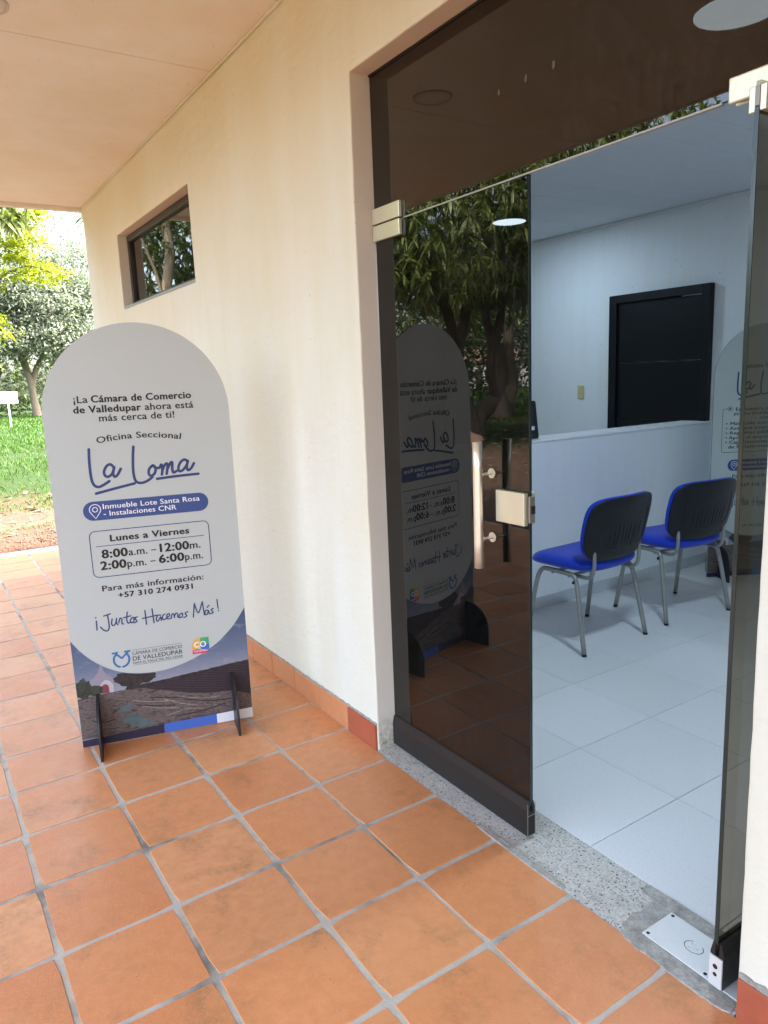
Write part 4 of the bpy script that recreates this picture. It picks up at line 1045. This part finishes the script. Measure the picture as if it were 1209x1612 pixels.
def chair(label, loc, rz):
    """visitor chair facing +y in its own space"""
    t = thing('visitor_chair', label, 'chair', loc, rz, 'blue visitor chairs')
    RT = 0.0135
    for s in (-1, 1):
        xo = s * 0.268; xt = s * 0.232
        # rear leg, side rail under the seat and front leg are one bent tube in the thing itself; built as leg, rail, leg
        tube('leg', smoothpath([(xo, -0.215, 0.012), (s * 0.247, -0.150, 0.33), (xt + s * 0.006, -0.128, 0.405)], 5), RT, 'chair_steel', t, 12)
        tube('leg', smoothpath([(xo, 0.215, 0.012), (s * 0.247, 0.160, 0.33), (xt + s * 0.006, 0.140, 0.405)], 5), RT, 'chair_steel', t, 12)
        tube('side_rail', smoothpath([(xt + s * 0.006, 0.140, 0.405), (xt + s * 0.003, 0.118, 0.428), (xt, 0.08, 0.433), (xt, -0.06, 0.433), (xt + s * 0.003, -0.106, 0.428), (xt + s * 0.006, -0.128, 0.405)], 5), RT, 'chair_steel', t, 12)
        tube('back_support', smoothpath([(s * 0.192, 0.06, 0.424), (s * 0.192, -0.12, 0.418), (s * 0.192, -0.178, 0.424), (s * 0.192, -0.207, 0.455), (s * 0.192, -0.215, 0.53), (s * 0.190, -0.205, 0.62)], 5), 0.0105, 'chair_steel', t, 12)
        for yy in (-0.215, 0.215):
            tube('foot_cap', [(xo + s * 0.0006, yy + math.copysign(0.002, yy), 0.0), (xo - s * 0.0006, yy - math.copysign(0.002, yy), 0.020)], 0.0135, 'black_plastic', t, 12)
        tube('glide', [(s * 0.262, -0.128, 0.397), (s * 0.226, -0.118, 0.403)], 0.008, 'black_plastic', t, 10)
    tube('cross_rail', [(-0.232, 0.05, 0.420), (0.232, 0.05, 0.420)], 0.009, 'chair_steel', t, 10)
    tube('cross_rail', [(-0.232, -0.07, 0.420), (0.232, -0.07, 0.420)], 0.009, 'chair_steel', t, 10)
    def seat_shape(x, y, z, u, v, s):
        z2 = z + 0.482 + (-0.030 * max(0, v) ** 3) + 0.010 * u * u
        return (x * (1 - 0.05 * (v < 0) * abs(v)), y + 0.022, z2)
    cushion('seat', 0.535, 0.475, 0.085, 'blue_fabric', t, 18, 18, seat_shape)
    tilt = R(13)
    def bx(off):
        def f(x, y, z):
            # x across, y becomes height, z thickness
            curve = -0.085 * (x / 0.25) ** 2 * -1.0
            hy, th_ = y, z + off + curve * 0.55
            yy = -0.262 + th_ * math.cos(tilt) - hy * math.sin(tilt)
            zz = 0.690 + hy * math.cos(tilt) + th_ * math.sin(tilt)
            return (x, yy, zz)
        return f
    def bshape(x, y, z, u, v, s):
        return (x * (1 - 0.07 * (v < 0) * abs(v) ** 1.5), y - 0.012 * u * u * (v > 0), z)
    cushion('backrest', 0.535, 0.370, 0.055, 'blue_fabric', t, 18, 16, bshape, bx(0.019), 4.8)
    bs = cushion('back_shell', 0.530, 0.375, 0.034, 'black_plastic', t, 18, 16, bshape, bx(0.000), 4.8)
    for k in range(-4, 5):                                   # moulded ribs on the shell
        x = k * 0.030
        pts = [bx(-0.0165)(x, y, 0) for y in (-0.10, -0.05, 0.0, 0.05 - 0.004 * abs(k))]
        tube('rib', pts, [0.0015, 0.0032, 0.0032, 0.001], 'black_plastic', bs, 6)
    outl = [bx(-0.016)(0.185 * math.copysign(abs(math.cos(a)) ** 0.45, math.cos(a)), 0.115 * math.copysign(abs(math.sin(a)) ** 0.45, math.sin(a)) + 0.005, 0) for a in [2 * math.pi * k / 40 for k in range(41)]]
    tube('shell_rim', outl, 0.0028, 'black_plastic', bs, 6)
    return t
chair('blue fabric visitor chair nearest the closed glass door, grey steel legs', (1.712, 1.142, 0), R(1.5))
chair('blue fabric visitor chair farther in, beside the indoor sign', (2.500, 1.130, 0), R(-7.5))

# ------------------------------------------------------------------ vegetation
def leaves_mesh(name, C, D, Lh, Wd, mat, parent=None, droop=0.35, seg=2, loc=(0, 0, 0)):
    """C centres (n,3), D unit directions (n,3); each leaf a strip of seg quads tapering to a tip"""
    n = len(C)
    up = np.tile(np.array([[0, 0, 1.0]]), (n, 1)) + rng.normal(0, 0.35, (n, 3))
    S = np.cross(D, up); S /= np.linalg.norm(S, axis=1)[:, None] + 1e-9
    ts = np.linspace(0, 1, seg + 1)
    prof = {1: [0.9, 0.9], 2: [0.30, 1.0, 0.12], 3: [0.25, 0.95, 0.85, 0.06]}[seg]
    V = np.zeros((n, (seg + 1) * 2, 3))
    for k, t in enumerate(ts):
        p = C + D * (Lh * t)[:, None] if hasattr(Lh, '__len__') else C + D * (Lh * t)
        p = p.copy(); p[:, 2] -= droop * (Lh if not hasattr(Lh, '__len__') else Lh) * t * t
        w = (Wd * prof[k] / 2)
        V[:, 2 * k] = p - S * (w[:, None] if hasattr(w, '__len__') else w); V[:, 2 * k + 1] = p + S * (w[:, None] if hasattr(w, '__len__') else w)
    q = []
    m = (seg + 1) * 2
    base = np.arange(n)[:, None] * m
    for k in range(seg): q.append(base + np.array([[2 * k, 2 * k + 2, 2 * k + 3, 2 * k + 1]]))
    F = np.concatenate(q, 0)
    me = bpy.data.meshes.new(name)
    me.vertices.add(n * m); me.vertices.foreach_set('co', (V.reshape(-1, 3) - np.array(loc)).astype(np.float32).ravel())
    nf = len(F); me.loops.add(nf * 4); me.loops.foreach_set('vertex_index', F.astype(np.int32).ravel())
    me.polygons.add(nf); me.polygons.foreach_set('loop_start', np.arange(0, nf * 4, 4, dtype=np.int32))
    me.update(calc_edges=True); me.validate()
    return obj(name, me, mat, parent)
def unit(v): return v / (np.linalg.norm(v, axis=1)[:, None] + 1e-9)
def ell_points(n, c, r, shell=0.55, zmin=-1.0):
    out = []
    while len(out) < n:
        d = rng.normal(size=3); d /= np.linalg.norm(d)
        if d[2] < zmin: continue
        k = shell + (1 - shell) * rng.random() ** 0.6
        k *= 1 + 0.16 * mnoise.noise(Vector((d[0] * 2.3, d[1] * 2.3, d[2] * 2.3 + c[0])))
        out.append(np.array(c) + d * np.array(r) * k)
    return np.array(out)
def trunk_part(name, paths, mat, parent, loc, n=10):
    V, F = [], []
    for pts, rad in paths:
        P = smoothpath(pts, 5); rr_ = np.interp(np.linspace(0, 1, len(P)), np.linspace(0, 1, len(rad)), rad)
        rr_ = [r_ * (1 + 0.10 * mnoise.noise(Vector((p.x * 2, p.y * 2, p.z * 2.3)))) for r_, p in zip(rr_, P)]
        vs, fs = tube_arrays([p - Vector(loc) for p in P], rr_, n); b = len(V)
        V += vs; F += [tuple(k + b for k in f) for f in fs]
    return raw(name, V, F, mat, parent, True)
def whorls(cent, outward, per=11, ll=0.24, wd=0.048):
    C, D, Ls = [], [], []
    for c, o in zip(cent, outward):
        ax = unit((o + rng.normal(0, .35, 3) + np.array([0, 0, .25]))[None])[0]
        s = ll * rng.uniform(.75, 1.2)
        for k in range(per):
            d = rng.normal(size=3); d -= ax * d.dot(ax); d /= np.linalg.norm(d)
            dd = d * rng.uniform(.75, 1.0) + ax * rng.uniform(-.15, .65)
            dd /= np.linalg.norm(dd)
            C.append(c + ax * rng.uniform(-.05, .03)); D.append(dd); Ls.append(s * rng.uniform(.75, 1.1))
    return np.array(C), np.array(D), np.array(Ls)
def tree_thing(name, label, loc, group='trees in the garden'):
    return thing(name, label, 'tree', loc, 0, group)
def whorl_crown(parent, loc, blobs, count, per=11, ll=0.25, mat='mango_leaf'):
    """clumps of whorls spread on blobs (centre, radii)"""
    cs, os_ = [], []
    w = np.array([b[1][0] * b[1][1] for b in blobs]); w = w / w.sum()
    for (c, r_), q in zip(blobs, w):
        k = max(4, int(count * q)); pts = ell_points(k, c, r_, 0.5)
        cs.append(pts); os_.append(unit(pts - np.array(c)))
    Cn, On = np.concatenate(cs), np.concatenate(os_)
    C, D, Ls = whorls(Cn, On, per, ll)
    return leaves_mesh('crown', C, D, Ls, 0.21 * Ls, mat, parent, 0.45, 3, loc)
def scatter_crown(parent, loc, blobs, nclump, per, size, mat, clump=0.45, flat=0.6):
    C = []
    w = np.array([b[1][0] * b[1][1] for b in blobs]); w = w / w.sum()
    for (c, r_), q in zip(blobs, w):
        pts = ell_points(max(3, int(nclump * q)), c, r_, 0.45)
        for p_ in pts:
            C.append(p_ + rng.normal(0, 1, (per, 3)) * np.array([clump, clump, clump * flat]))
    C = np.concatenate(C); D = rng.normal(size=C.shape); D[:, 2] *= 0.5; D = unit(D)
    Ls = size * rng.uniform(.7, 1.3, len(C))
    return leaves_mesh('crown', C, D, Ls, 0.5 * Ls, mat, parent, 0.3, 2, loc)

# mango whose reflection fills the closed door
ML = (-10.55, 13.0, GZ)
mg = tree_thing('mango_tree', 'dark mango tree with forked trunk mirrored in the closed glass door', ML)
trunk_part('trunk', [
    ([(-10.5, 13.0, GZ - .1), (-10.45, 13.0, .45), (-10.15, 12.9, 1.1), (-10.05, 12.9, 2.0), (-10.3, 12.8, 3.1), (-10.1, 12.6, 5.0), (-9.6, 12.2, 7.0)], [.40, .28, .19, .16, .14, .10, .05]),
    ([(-10.6, 13.0, GZ - .1), (-10.85, 13.05, .40), (-11.35, 13.1, .75), (-11.8, 13.2, 1.35), (-11.85, 13.3, 2.0), (-11.6, 13.6, 3.2), (-12.3, 14.2, 5.5), (-12.6, 14.6, 7.0)], [.34, .26, .18, .16, .14, .12, .08, .04]),
    ([(-11.5, 13.1, .85), (-11.0, 12.7, 1.7), (-10.9, 12.2, 2.9), (-9.8, 11.0, 3.7), (-8.2, 9.8, 4.3)], [.14, .12, .10, .07, .03]),
    ([(-10.05, 12.9, 2.2), (-9.0, 12.0, 3.1), (-7.7, 11.2, 3.6), (-6.6, 10.6, 3.9)], [.15, .12, .08, .03]),
    ([(-10.3, 12.8, 3.1), (-11.2, 11.6, 4.2), (-11.6, 10.2, 4.8)], [.13, .10, .04]),
    ([(-11.6, 13.6, 3.2), (-13.5, 13.0, 4.4), (-15.0, 12.6, 5.0)], [.13, .09, .04])], 'bark', mg, ML)
mblobs = [((-10.6, 13.0, 6.4), (4.8, 4.4, 2.6)), ((-8.2, 10.4, 4.3), (2.3, 2.0, 1.35)), ((-10.9, 10.2, 4.0), (2.2, 1.7, 1.35)), ((-6.9, 11.6, 4.4), (1.8, 2.0, 1.4)), ((-13.4, 11.4, 4.4), (2.2, 2.0, 1.4)), ((-9.5, 12.0, 3.8), (3.0, 2.2, 0.8)), ((-9.0, 9.6, 6.0), (2.4, 2.0, 1.6)), ((-12.2, 9.6, 6.2), (2.6, 2.2, 1.7))]
whorl_crown(mg, ML, mblobs, 5200, 10, 0.225)
# a second stem group behind it
M2 = (-17.0, 19.0, GZ)
mg2 = tree_thing('mango_tree', 'second mango tree with twin stems standing behind the forked one', M2)
trunk_part('trunk', [([(-17.0, 19, GZ - .1), (-16.9, 19, .6), (-16.75, 19, 1.2), (-16.6, 19, 2.4), (-16.2, 18.6, 4.5)], [.42, .32, .23, .20, .11]),
                     ([(-17.1, 19, GZ - .1), (-17.35, 19, .6), (-17.6, 19, 1.1), (-17.4, 19, 2.6), (-18.0, 19.4, 5)], [.36, .30, .23, .20, .11])], 'bark', mg2, M2)
whorl_crown(mg2, M2, [((-17, 19, 6.2), (4.6, 4.6, 3.2)), ((-14.5, 17.2, 4.2), (2.0, 2.0, 1.2)), ((-19, 17.5, 4.0), (2.0, 2.0, 1.2))], 900, 10, 0.34)
# third mango, out of frame to the left, its twigs hang into the picture
M3 = (-4.6, 12.0, GZ)
mg3 = tree_thing('mango_tree', 'mango tree whose leafy twig hangs below the veranda ceiling at upper left', M3)
trunk_part('trunk', [([(-4.6, 12, GZ - .1), (-4.55, 12, .7), (-4.7, 12.1, 1.8), (-4.5, 12, 3.0), (-4.2, 11.7, 5.2), (-4.0, 11.4, 7.4)], [.42, .33, .27, .23, .15, .05]),
                     ([(-4.5, 12, 2.9), (-3.2, 11.0, 4.2), (-1.8, 9.9, 4.7), (-0.75, 9.35, 4.55), (-0.20, 9.1, 4.05)], [.15, .11, .06, .025, .006]),
                     ([(-4.5, 12, 2.9), (-6.0, 11.0, 4.4), (-7.0, 10.2, 5.2)], [.13, .10, .04])], 'bark', mg3, M3)
b3 = [((-4.4, 11.8, 6.6), (2.4, 2.2, 1.5)), ((-2.6, 10.4, 5.6), (1.3, 1.2, 0.7)), ((-0.85, 9.35, 4.55), (0.45, 0.4, 0.28)), ((-0.25, 9.1, 4.10), (0.30, 0.3, 0.20)), ((-0.15, 9.2, 3.72), (0.20, 0.2, 0.12))]
whorl_crown(mg3, M3, b3, 560, 10, 0.24)
tw = np.array([(-0.12, 9.0, 3.92), (0.02, 9.05, 3.82), (0.16, 8.95, 3.86), (0.08, 9.0, 3.70), (-0.05, 8.95, 3.68), (-0.16, 9.1, 3.78), (0.84, 9.0, 3.90), (0.90, 9.05, 3.80)])
Ct, Dt, Lt = whorls(tw, np.tile(np.array([[0.3, -0.5, -0.6]]), (len(tw), 1)), 10, 0.22)
leaves_mesh('hanging_leaves', Ct, Dt, Lt, 0.24 * Lt, 'mango_leaf', mg3, 0.5, 3, M3)
trunk_part('twig', [([(-0.20, 9.1, 4.05), (0.05, 9.0, 3.75), (0.22, 9.0, 3.45), (0.42, 9.0, 3.15)], [.012, .009, .006, .003]), ([(0.22, 9.0, 3.45), (0.42, 9.0, 3.42), (0.55, 9.0, 3.47)], [.006, .004, .002]), ([(-0.75, 9.35, 4.55), (0.3, 9.2, 4.35), (0.86, 9.02, 3.95)], [.02, .014, .005])], 'bark', mg3, M3, 6)
# tree seen in the high window
M4 = (-7.3, 27.0, GZ)
wt = tree_thing('garden_tree', 'tall tree with a pale curved trunk mirrored in the high window', M4)
trunk_part('trunk', [([(-7.2, 27, GZ - .1), (-7.0, 27, 1.5), (-7.2, 27, 3.5), (-7.35, 27, 5.2), (-7.6, 27, 6.6), (-7.5, 27, 8.0), (-7.9, 27, 10)], [.33, .28, .24, .20, .18, .15, .07]),
                     ([(-7.25, 27, 4.2), (-6.9, 26.6, 5.6), (-6.3, 26.2, 7.0), (-6.0, 26, 8.6)], [.07, .06, .05, .02]),
                     ([(-7.5, 27, 7.6), (-8.4, 26.6, 8.6), (-9.4, 26.4, 9.6)], [.10, .07, .03])], 'pale_bark', wt, M4)
whorl_crown(wt, M4, [((-7.6, 27.5, 9.8), (4.4, 3.6, 3.2)), ((-9.6, 25.4, 6.4), (1.3, 1.2, 1.5)), ((-6.0, 28.8, 6.4), (3.4, 1.6, 3.2)), ((-11, 29, 6.0), (3, 2, 3.4)), ((-8, 30, 5.5), (4, 1.5, 3.0)), ((-9, 33, 7.5), (7, 2, 4.0))], 4400, 9, 0.34)

# direct view: pale broad tree, lime-leaved tree, wood behind
M5 = (5.55, 49.0, GZ)
pt = tree_thing('shade_tree', 'broad pale grey-green tree with slim trunk at the back of the lawn', M5)
trunk_part('trunk', [([(5.55, 49, GZ - .1), (5.45, 49, 1.0), (5.35, 49, 2.2), (5.0, 49, 3.6), (4.4, 49, 5.5)], [.30, .22, .20, .17, .07]),
                     ([(5.40, 49, 1.6), (5.75, 49, 2.8), (6.6, 48.8, 4.2), (8.0, 48.4, 6.0)], [.20, .17, .13, .05]),
                     ([(5.35, 49, 2.6), (5.0, 48, 4.5), (5.4, 47.4, 7.5)], [.15, .12, .05])], 'pale_bark', pt, M5)
pb = [((5.8, 49, 8.0), (4.6, 3.8, 4.2)), ((8.2, 47.6, 5.4), (3.4, 2.4, 2.2)), ((3.4, 47.6, 5.0), (2.8, 2.4, 1.9)), ((6.0, 46.8, 4.6), (2.6, 1.8, 1.3)), ((9.0, 47.8, 8.6), (2.8, 2.4, 2.6)), ((4.0, 47.2, 8.2), (2.6, 2.2, 2.2)), ((6.4, 46.4, 7.0), (3.2, 1.8, 1.6))]
scatter_crown(pt, M5, pb, 2400, 30, 0.19, 'pale_leaf', 0.34, 0.42)
M6 = (-1.2, 22.5, GZ)
lt = tree_thing('lime_leaf_tree', 'bright yellow-green fine-leaved tree entering from the left edge', M6)
trunk_part('trunk', [([(-1.2, 22.5, GZ - .1), (-1.1, 22.5, 1.5), (-0.9, 22.4, 3.2), (-0.3, 22.2, 5.0), (0.6, 22, 6.4)], [.22, .18, .15, .10, .03]),
                     ([(-0.9, 22.4, 3.0), (0.1, 22.1, 3.9), (1.0, 21.9, 4.5), (1.9, 21.7, 5.0), (2.6, 21.6, 4.8)], [.10, .07, .045, .02, .008]),
                     ([(-0.6, 22.3, 4.2), (-1.6, 22, 5.4), (-2.4, 21.8, 6.6)], [.10, .07, .02])], 'bark', lt, M6)
lb = [((0.4, 22.2, 6.4), (1.9, 1.6, 1.3)), ((2.0, 21.8, 5.5), (0.75, 0.8, 0.45)), ((2.3, 21.7, 4.75), (0.65, 0.6, 0.32)), ((0.7, 21.9, 4.8), (0.9, 0.9, 0.5)), ((0.7, 22.0, 3.3), (0.75, 0.8, 0.45)), ((-1.6, 22, 6.6), (1.8, 1.6, 1.2)), ((1.8, 22.0, 6.6), (0.8, 0.8, 0.5)), ((0.35, 22.0, 2.3), (0.5, 0.5, 0.3))]
scatter_crown(lt, M6, lb, 420, 34, 0.13, 'lime_leaf', 0.17, 0.35)
# woods closing the view, a mass nobody could count
blobs = []
for k in range(46):
    a = R(-60 + 135 * k / 45); rr_ = 66 + 6 * rng.random()
    x, y = -2 - rr_ * math.sin(a) * -1.0, rr_ * math.cos(a)
    blobs.append(((x, y, 3.4 + 2.0 * rng.random()), (4.2, 3.0, 4.8 + 2.0 * rng.random())))
o = scatter_crown(None, (0, 0, 0), blobs, 2600, 16, 0.55, 'dark_leaf', 0.55, 0.8); o.name = 'far_woods'; o.data.name = 'far_woods'
tag(stuff(o), 'dark green far-off wood closing the lawn', 'woods')
o = scatter_crown(None, (0, 0, 0), [((x, 55.5 + rng.random() * 2, 1.2), (2.2, 1.4, 1.7)) for x in np.arange(-8, 22, 2.4)], 700, 20, 0.26, 'dark_leaf', 0.40, 0.8); o.name = 'undergrowth'; o.data.name = 'undergrowth'
tag(stuff(o), 'dark undergrowth behind the pale tree', 'bushes')

ub = []
for k in range(26):
    a = R(20 + 52 * k / 25); rr_ = 29 + 5 * rng.random()
    ub.append(((-1 - rr_ * math.sin(a), rr_ * math.cos(a), 1.9 + 1.2 * rng.random()), (2.2, 2.0, 2.6 + rng.random())))
    if rng.random() < 0.8: ub.append(((-1 - (rr_ + 6) * math.sin(a), (rr_ + 6) * math.cos(a), 5.0), (2.6, 2.0, 2.4)))
o = scatter_crown(None, (0, 0, 0), [b for b in ub if not (0.80 < math.atan2(-1 - b[0][0], b[0][1]) < 0.835)], 1500, 26, 0.24, 'dark_leaf', 0.36, 0.8); o.name = 'shrubbery'; o.data.name = 'shrubbery'
tag(stuff(o), 'dark shrubbery behind the mango trees, seen mirrored in the door', 'shrubs')

# white notice on a post across the lawn
ns = thing('notice_board', 'small white notice board on a white post standing in the far grass', 'sign', (2.76, 37.8, gz(2.76, 37.8)))
box('post', (-0.035, 0.035, -0.035, 0.035, -0.1, 1.22), 'white_paint', ns, 0.006)
bm = bmesh.new(); bm_box(bm, -0.44, 0.40, -0.062, -0.036, 1.14, 1.68, 0.006, 1)
obj('board', bm_mesh('board', bm), 'white_paint', ns, rot=(0, R(1.5), 0))
box('bolt', (-0.02, 0.02, -0.068, -0.0625, 1.55, 1.575), 'rail_end', ns)
# boulder near the mango
rk = bmesh.new(); bmesh.ops.create_icosphere(rk, subdivisions=3, radius=1.0)
for v_ in rk.verts:
    q = 1 + 0.22 * mnoise.noise(v_.co * 1.7) + 0.08 * mnoise.noise(v_.co * 5)
    v_.co = Vector((v_.co.x * 0.42 * q, v_.co.y * 0.32 * q, max(-0.15, v_.co.z * 0.27 * q)))
o = obj('boulder', bm_mesh('boulder', rk), 'stone_brown', None, (-8.9, 11.2, GZ + 0.10), smooth=True)
tag(o, 'brown boulder on the bare earth in front of the forked mango', 'rock')
# pale house far off between the mango stems
hs = thing('white_house', 'distant small white house glimpsed between the mirrored mango stems', 'house', (-54, 62, GZ), R(35))
box('wall', (-4, 4, -3, 3, -0.2, 2.7), 'white_paint', hs)
raw('roof', [(-4.4, -3.4, 2.71), (4.4, -3.4, 2.71), (4.4, 3.4, 2.71), (-4.4, 3.4, 2.71), (-3, 0, 4.2), (3, 0, 4.2)], [(0, 1, 5, 4), (2, 3, 4, 5), (1, 2, 5), (3, 0, 4), (3, 2, 1, 0)], 'stone_brown', hs)
for x in (-2.4, 0.2, 2.6): box('window', (x - 0.5, x + 0.5, -3.03, -3.004, 0.9, 2.0), 'dark_hole', hs)
box('door', (0.95, 1.75, -3.03, -3.004, 0.0, 2.05), 'bark', hs)

# grass: blades where the place shows them
def grass(n, xr, yr, h, w, keep=None):
    x = rng.uniform(*xr, n); y = yr[0] + (yr[1] - yr[0]) * rng.random(n) ** 1.25
    ok = np.ones(n, bool)
    pat = np.array([mnoise.noise(Vector((a * 0.35, b * 0.35, 5))) for a, b in zip(x, y)])
    if keep: ok = np.array([keep(a, b, p_) for a, b, p_ in zip(x, y, pat)])
    x, y, pat = x[ok], y[ok], pat[ok]
    z = np.array([gz(a, b) for a, b in zip(x, y)]) - 0.01
    C = np.stack([x, y, z], 1); D = rng.normal(0, 0.38, C.shape); D[:, 2] = 1; D = unit(D)
    Lh = h * rng.uniform(.5, 1.3, len(x)) * (1 + 0.5 * pat) * (0.8 + np.clip((y - 10) / 40, 0, 1) * 0.6)
    return C, D, Lh
def keep_a(x, y, p_):
    if 22.5 < y - 0.25 * x < 25.0 and p_ < 0.25: return rng.random() < 0.12     # worn path across the lawn
    if p_ < -0.28: return rng.random() < 0.35
    if y < 14: return rng.random() < max(0.02, (y - 9.6) / 4.2) + 0.4 * (p_ > 0.15)
    return True
C1, D1, L1 = grass(80000, (-5, 14), (9.6, 56), 0.19, 0.02, keep_a)
C2, D2, L2 = grass(9000, (-1.6, 1.2), (6.9, 10.6), 0.09, 0.01, lambda x, y, p_: (abs(y - 8.25 - 0.25 * x - 0.25 * p_) < 0.16 and rng.random() < 0.55) or (y > 9.4 and rng.random() < 0.18 + 0.5 * (p_ > 0)))
C3, D3, L3 = grass(26000, (-45, -9), (15, 45), 0.24, 0.02, lambda x, y, p_: -x + y > 31)
Cg, Dg, Lg = np.concatenate([C1, C2, C3]), np.concatenate([D1, D2, D3]), np.concatenate([L1, L2, L3])
dist_ = np.hypot(Cg[:, 0] + 1.5, Cg[:, 1] + 1.7)
g_ = leaves_mesh('grass', Cg, Dg, Lg, np.clip(0.0011 * dist_, 0.008, 0.06), 'grass_blade', None, 0.35, 2)
tag(stuff(g_), 'bright green lawn grass beyond the veranda', 'grass')
# fallen leaves and twigs on the earth
n = 9000
lx = rng.uniform(-22, 1.5, n); ly = rng.uniform(3.2, 24, n)
ok = ~((lx > X_EDGE - 0.1) & (ly < Y_END + 0.1)) & ((ly < 12.5) | (lx < -3))
lx, ly = lx[ok], ly[ok]
Cl = np.stack([lx, ly, np.array([gz(a, b) for a, b in zip(lx, ly)]) + rng.uniform(.006, .03, len(lx))], 1)
Dl = rng.normal(size=Cl.shape); Dl[:, 2] *= 0.15; Dl = unit(Dl); Ll = rng.uniform(.07, .20, len(lx))
o = leaves_mesh('fallen_leaves', Cl, Dl, Ll, 0.28 * Ll, 'litter_leaf', None, 0.1, 2)
tag(stuff(o), 'dry brown fallen leaves scattered on the bare earth', 'leaf litter')
# red gravel along the slab end
n = 5200
V = np.array([(1, 0, 0), (-1, 0, 0), (0, 1, 0), (0, -1, 0), (0, 0, 1), (0, 0, -1)], float)
Fo = np.array([(0, 2, 4), (2, 1, 4), (1, 3, 4), (3, 0, 4), (2, 0, 5), (1, 2, 5), (3, 1, 5), (0, 3, 5)])
gx_ = rng.uniform(-3.2, 2.2, n); gy_ = Y_END + 0.02 + np.abs(rng.normal(0, .85, n))
sz = rng.uniform(.008, .022, n)
vv = []; ff = []
for k in range(n):
    p_ = V * sz[k] * rng.uniform(.5, 1.2, (6, 3)) @ np.array(Matrix.Rotation(rng.uniform(0, 6.28), 3, Vector(rng.normal(size=3)))).T
    vv.append(p_ + np.array([gx_[k], gy_[k], gz(gx_[k], gy_[k]) + sz[k] * .4])); ff.append(Fo + 6 * k)
o = raw('gravel', np.concatenate(vv), [tuple(int(q) for q in f) for f in np.concatenate(ff)], 'gravel_red')
tag(stuff(o), 'reddish gravel along the end of the veranda slab', 'gravel')
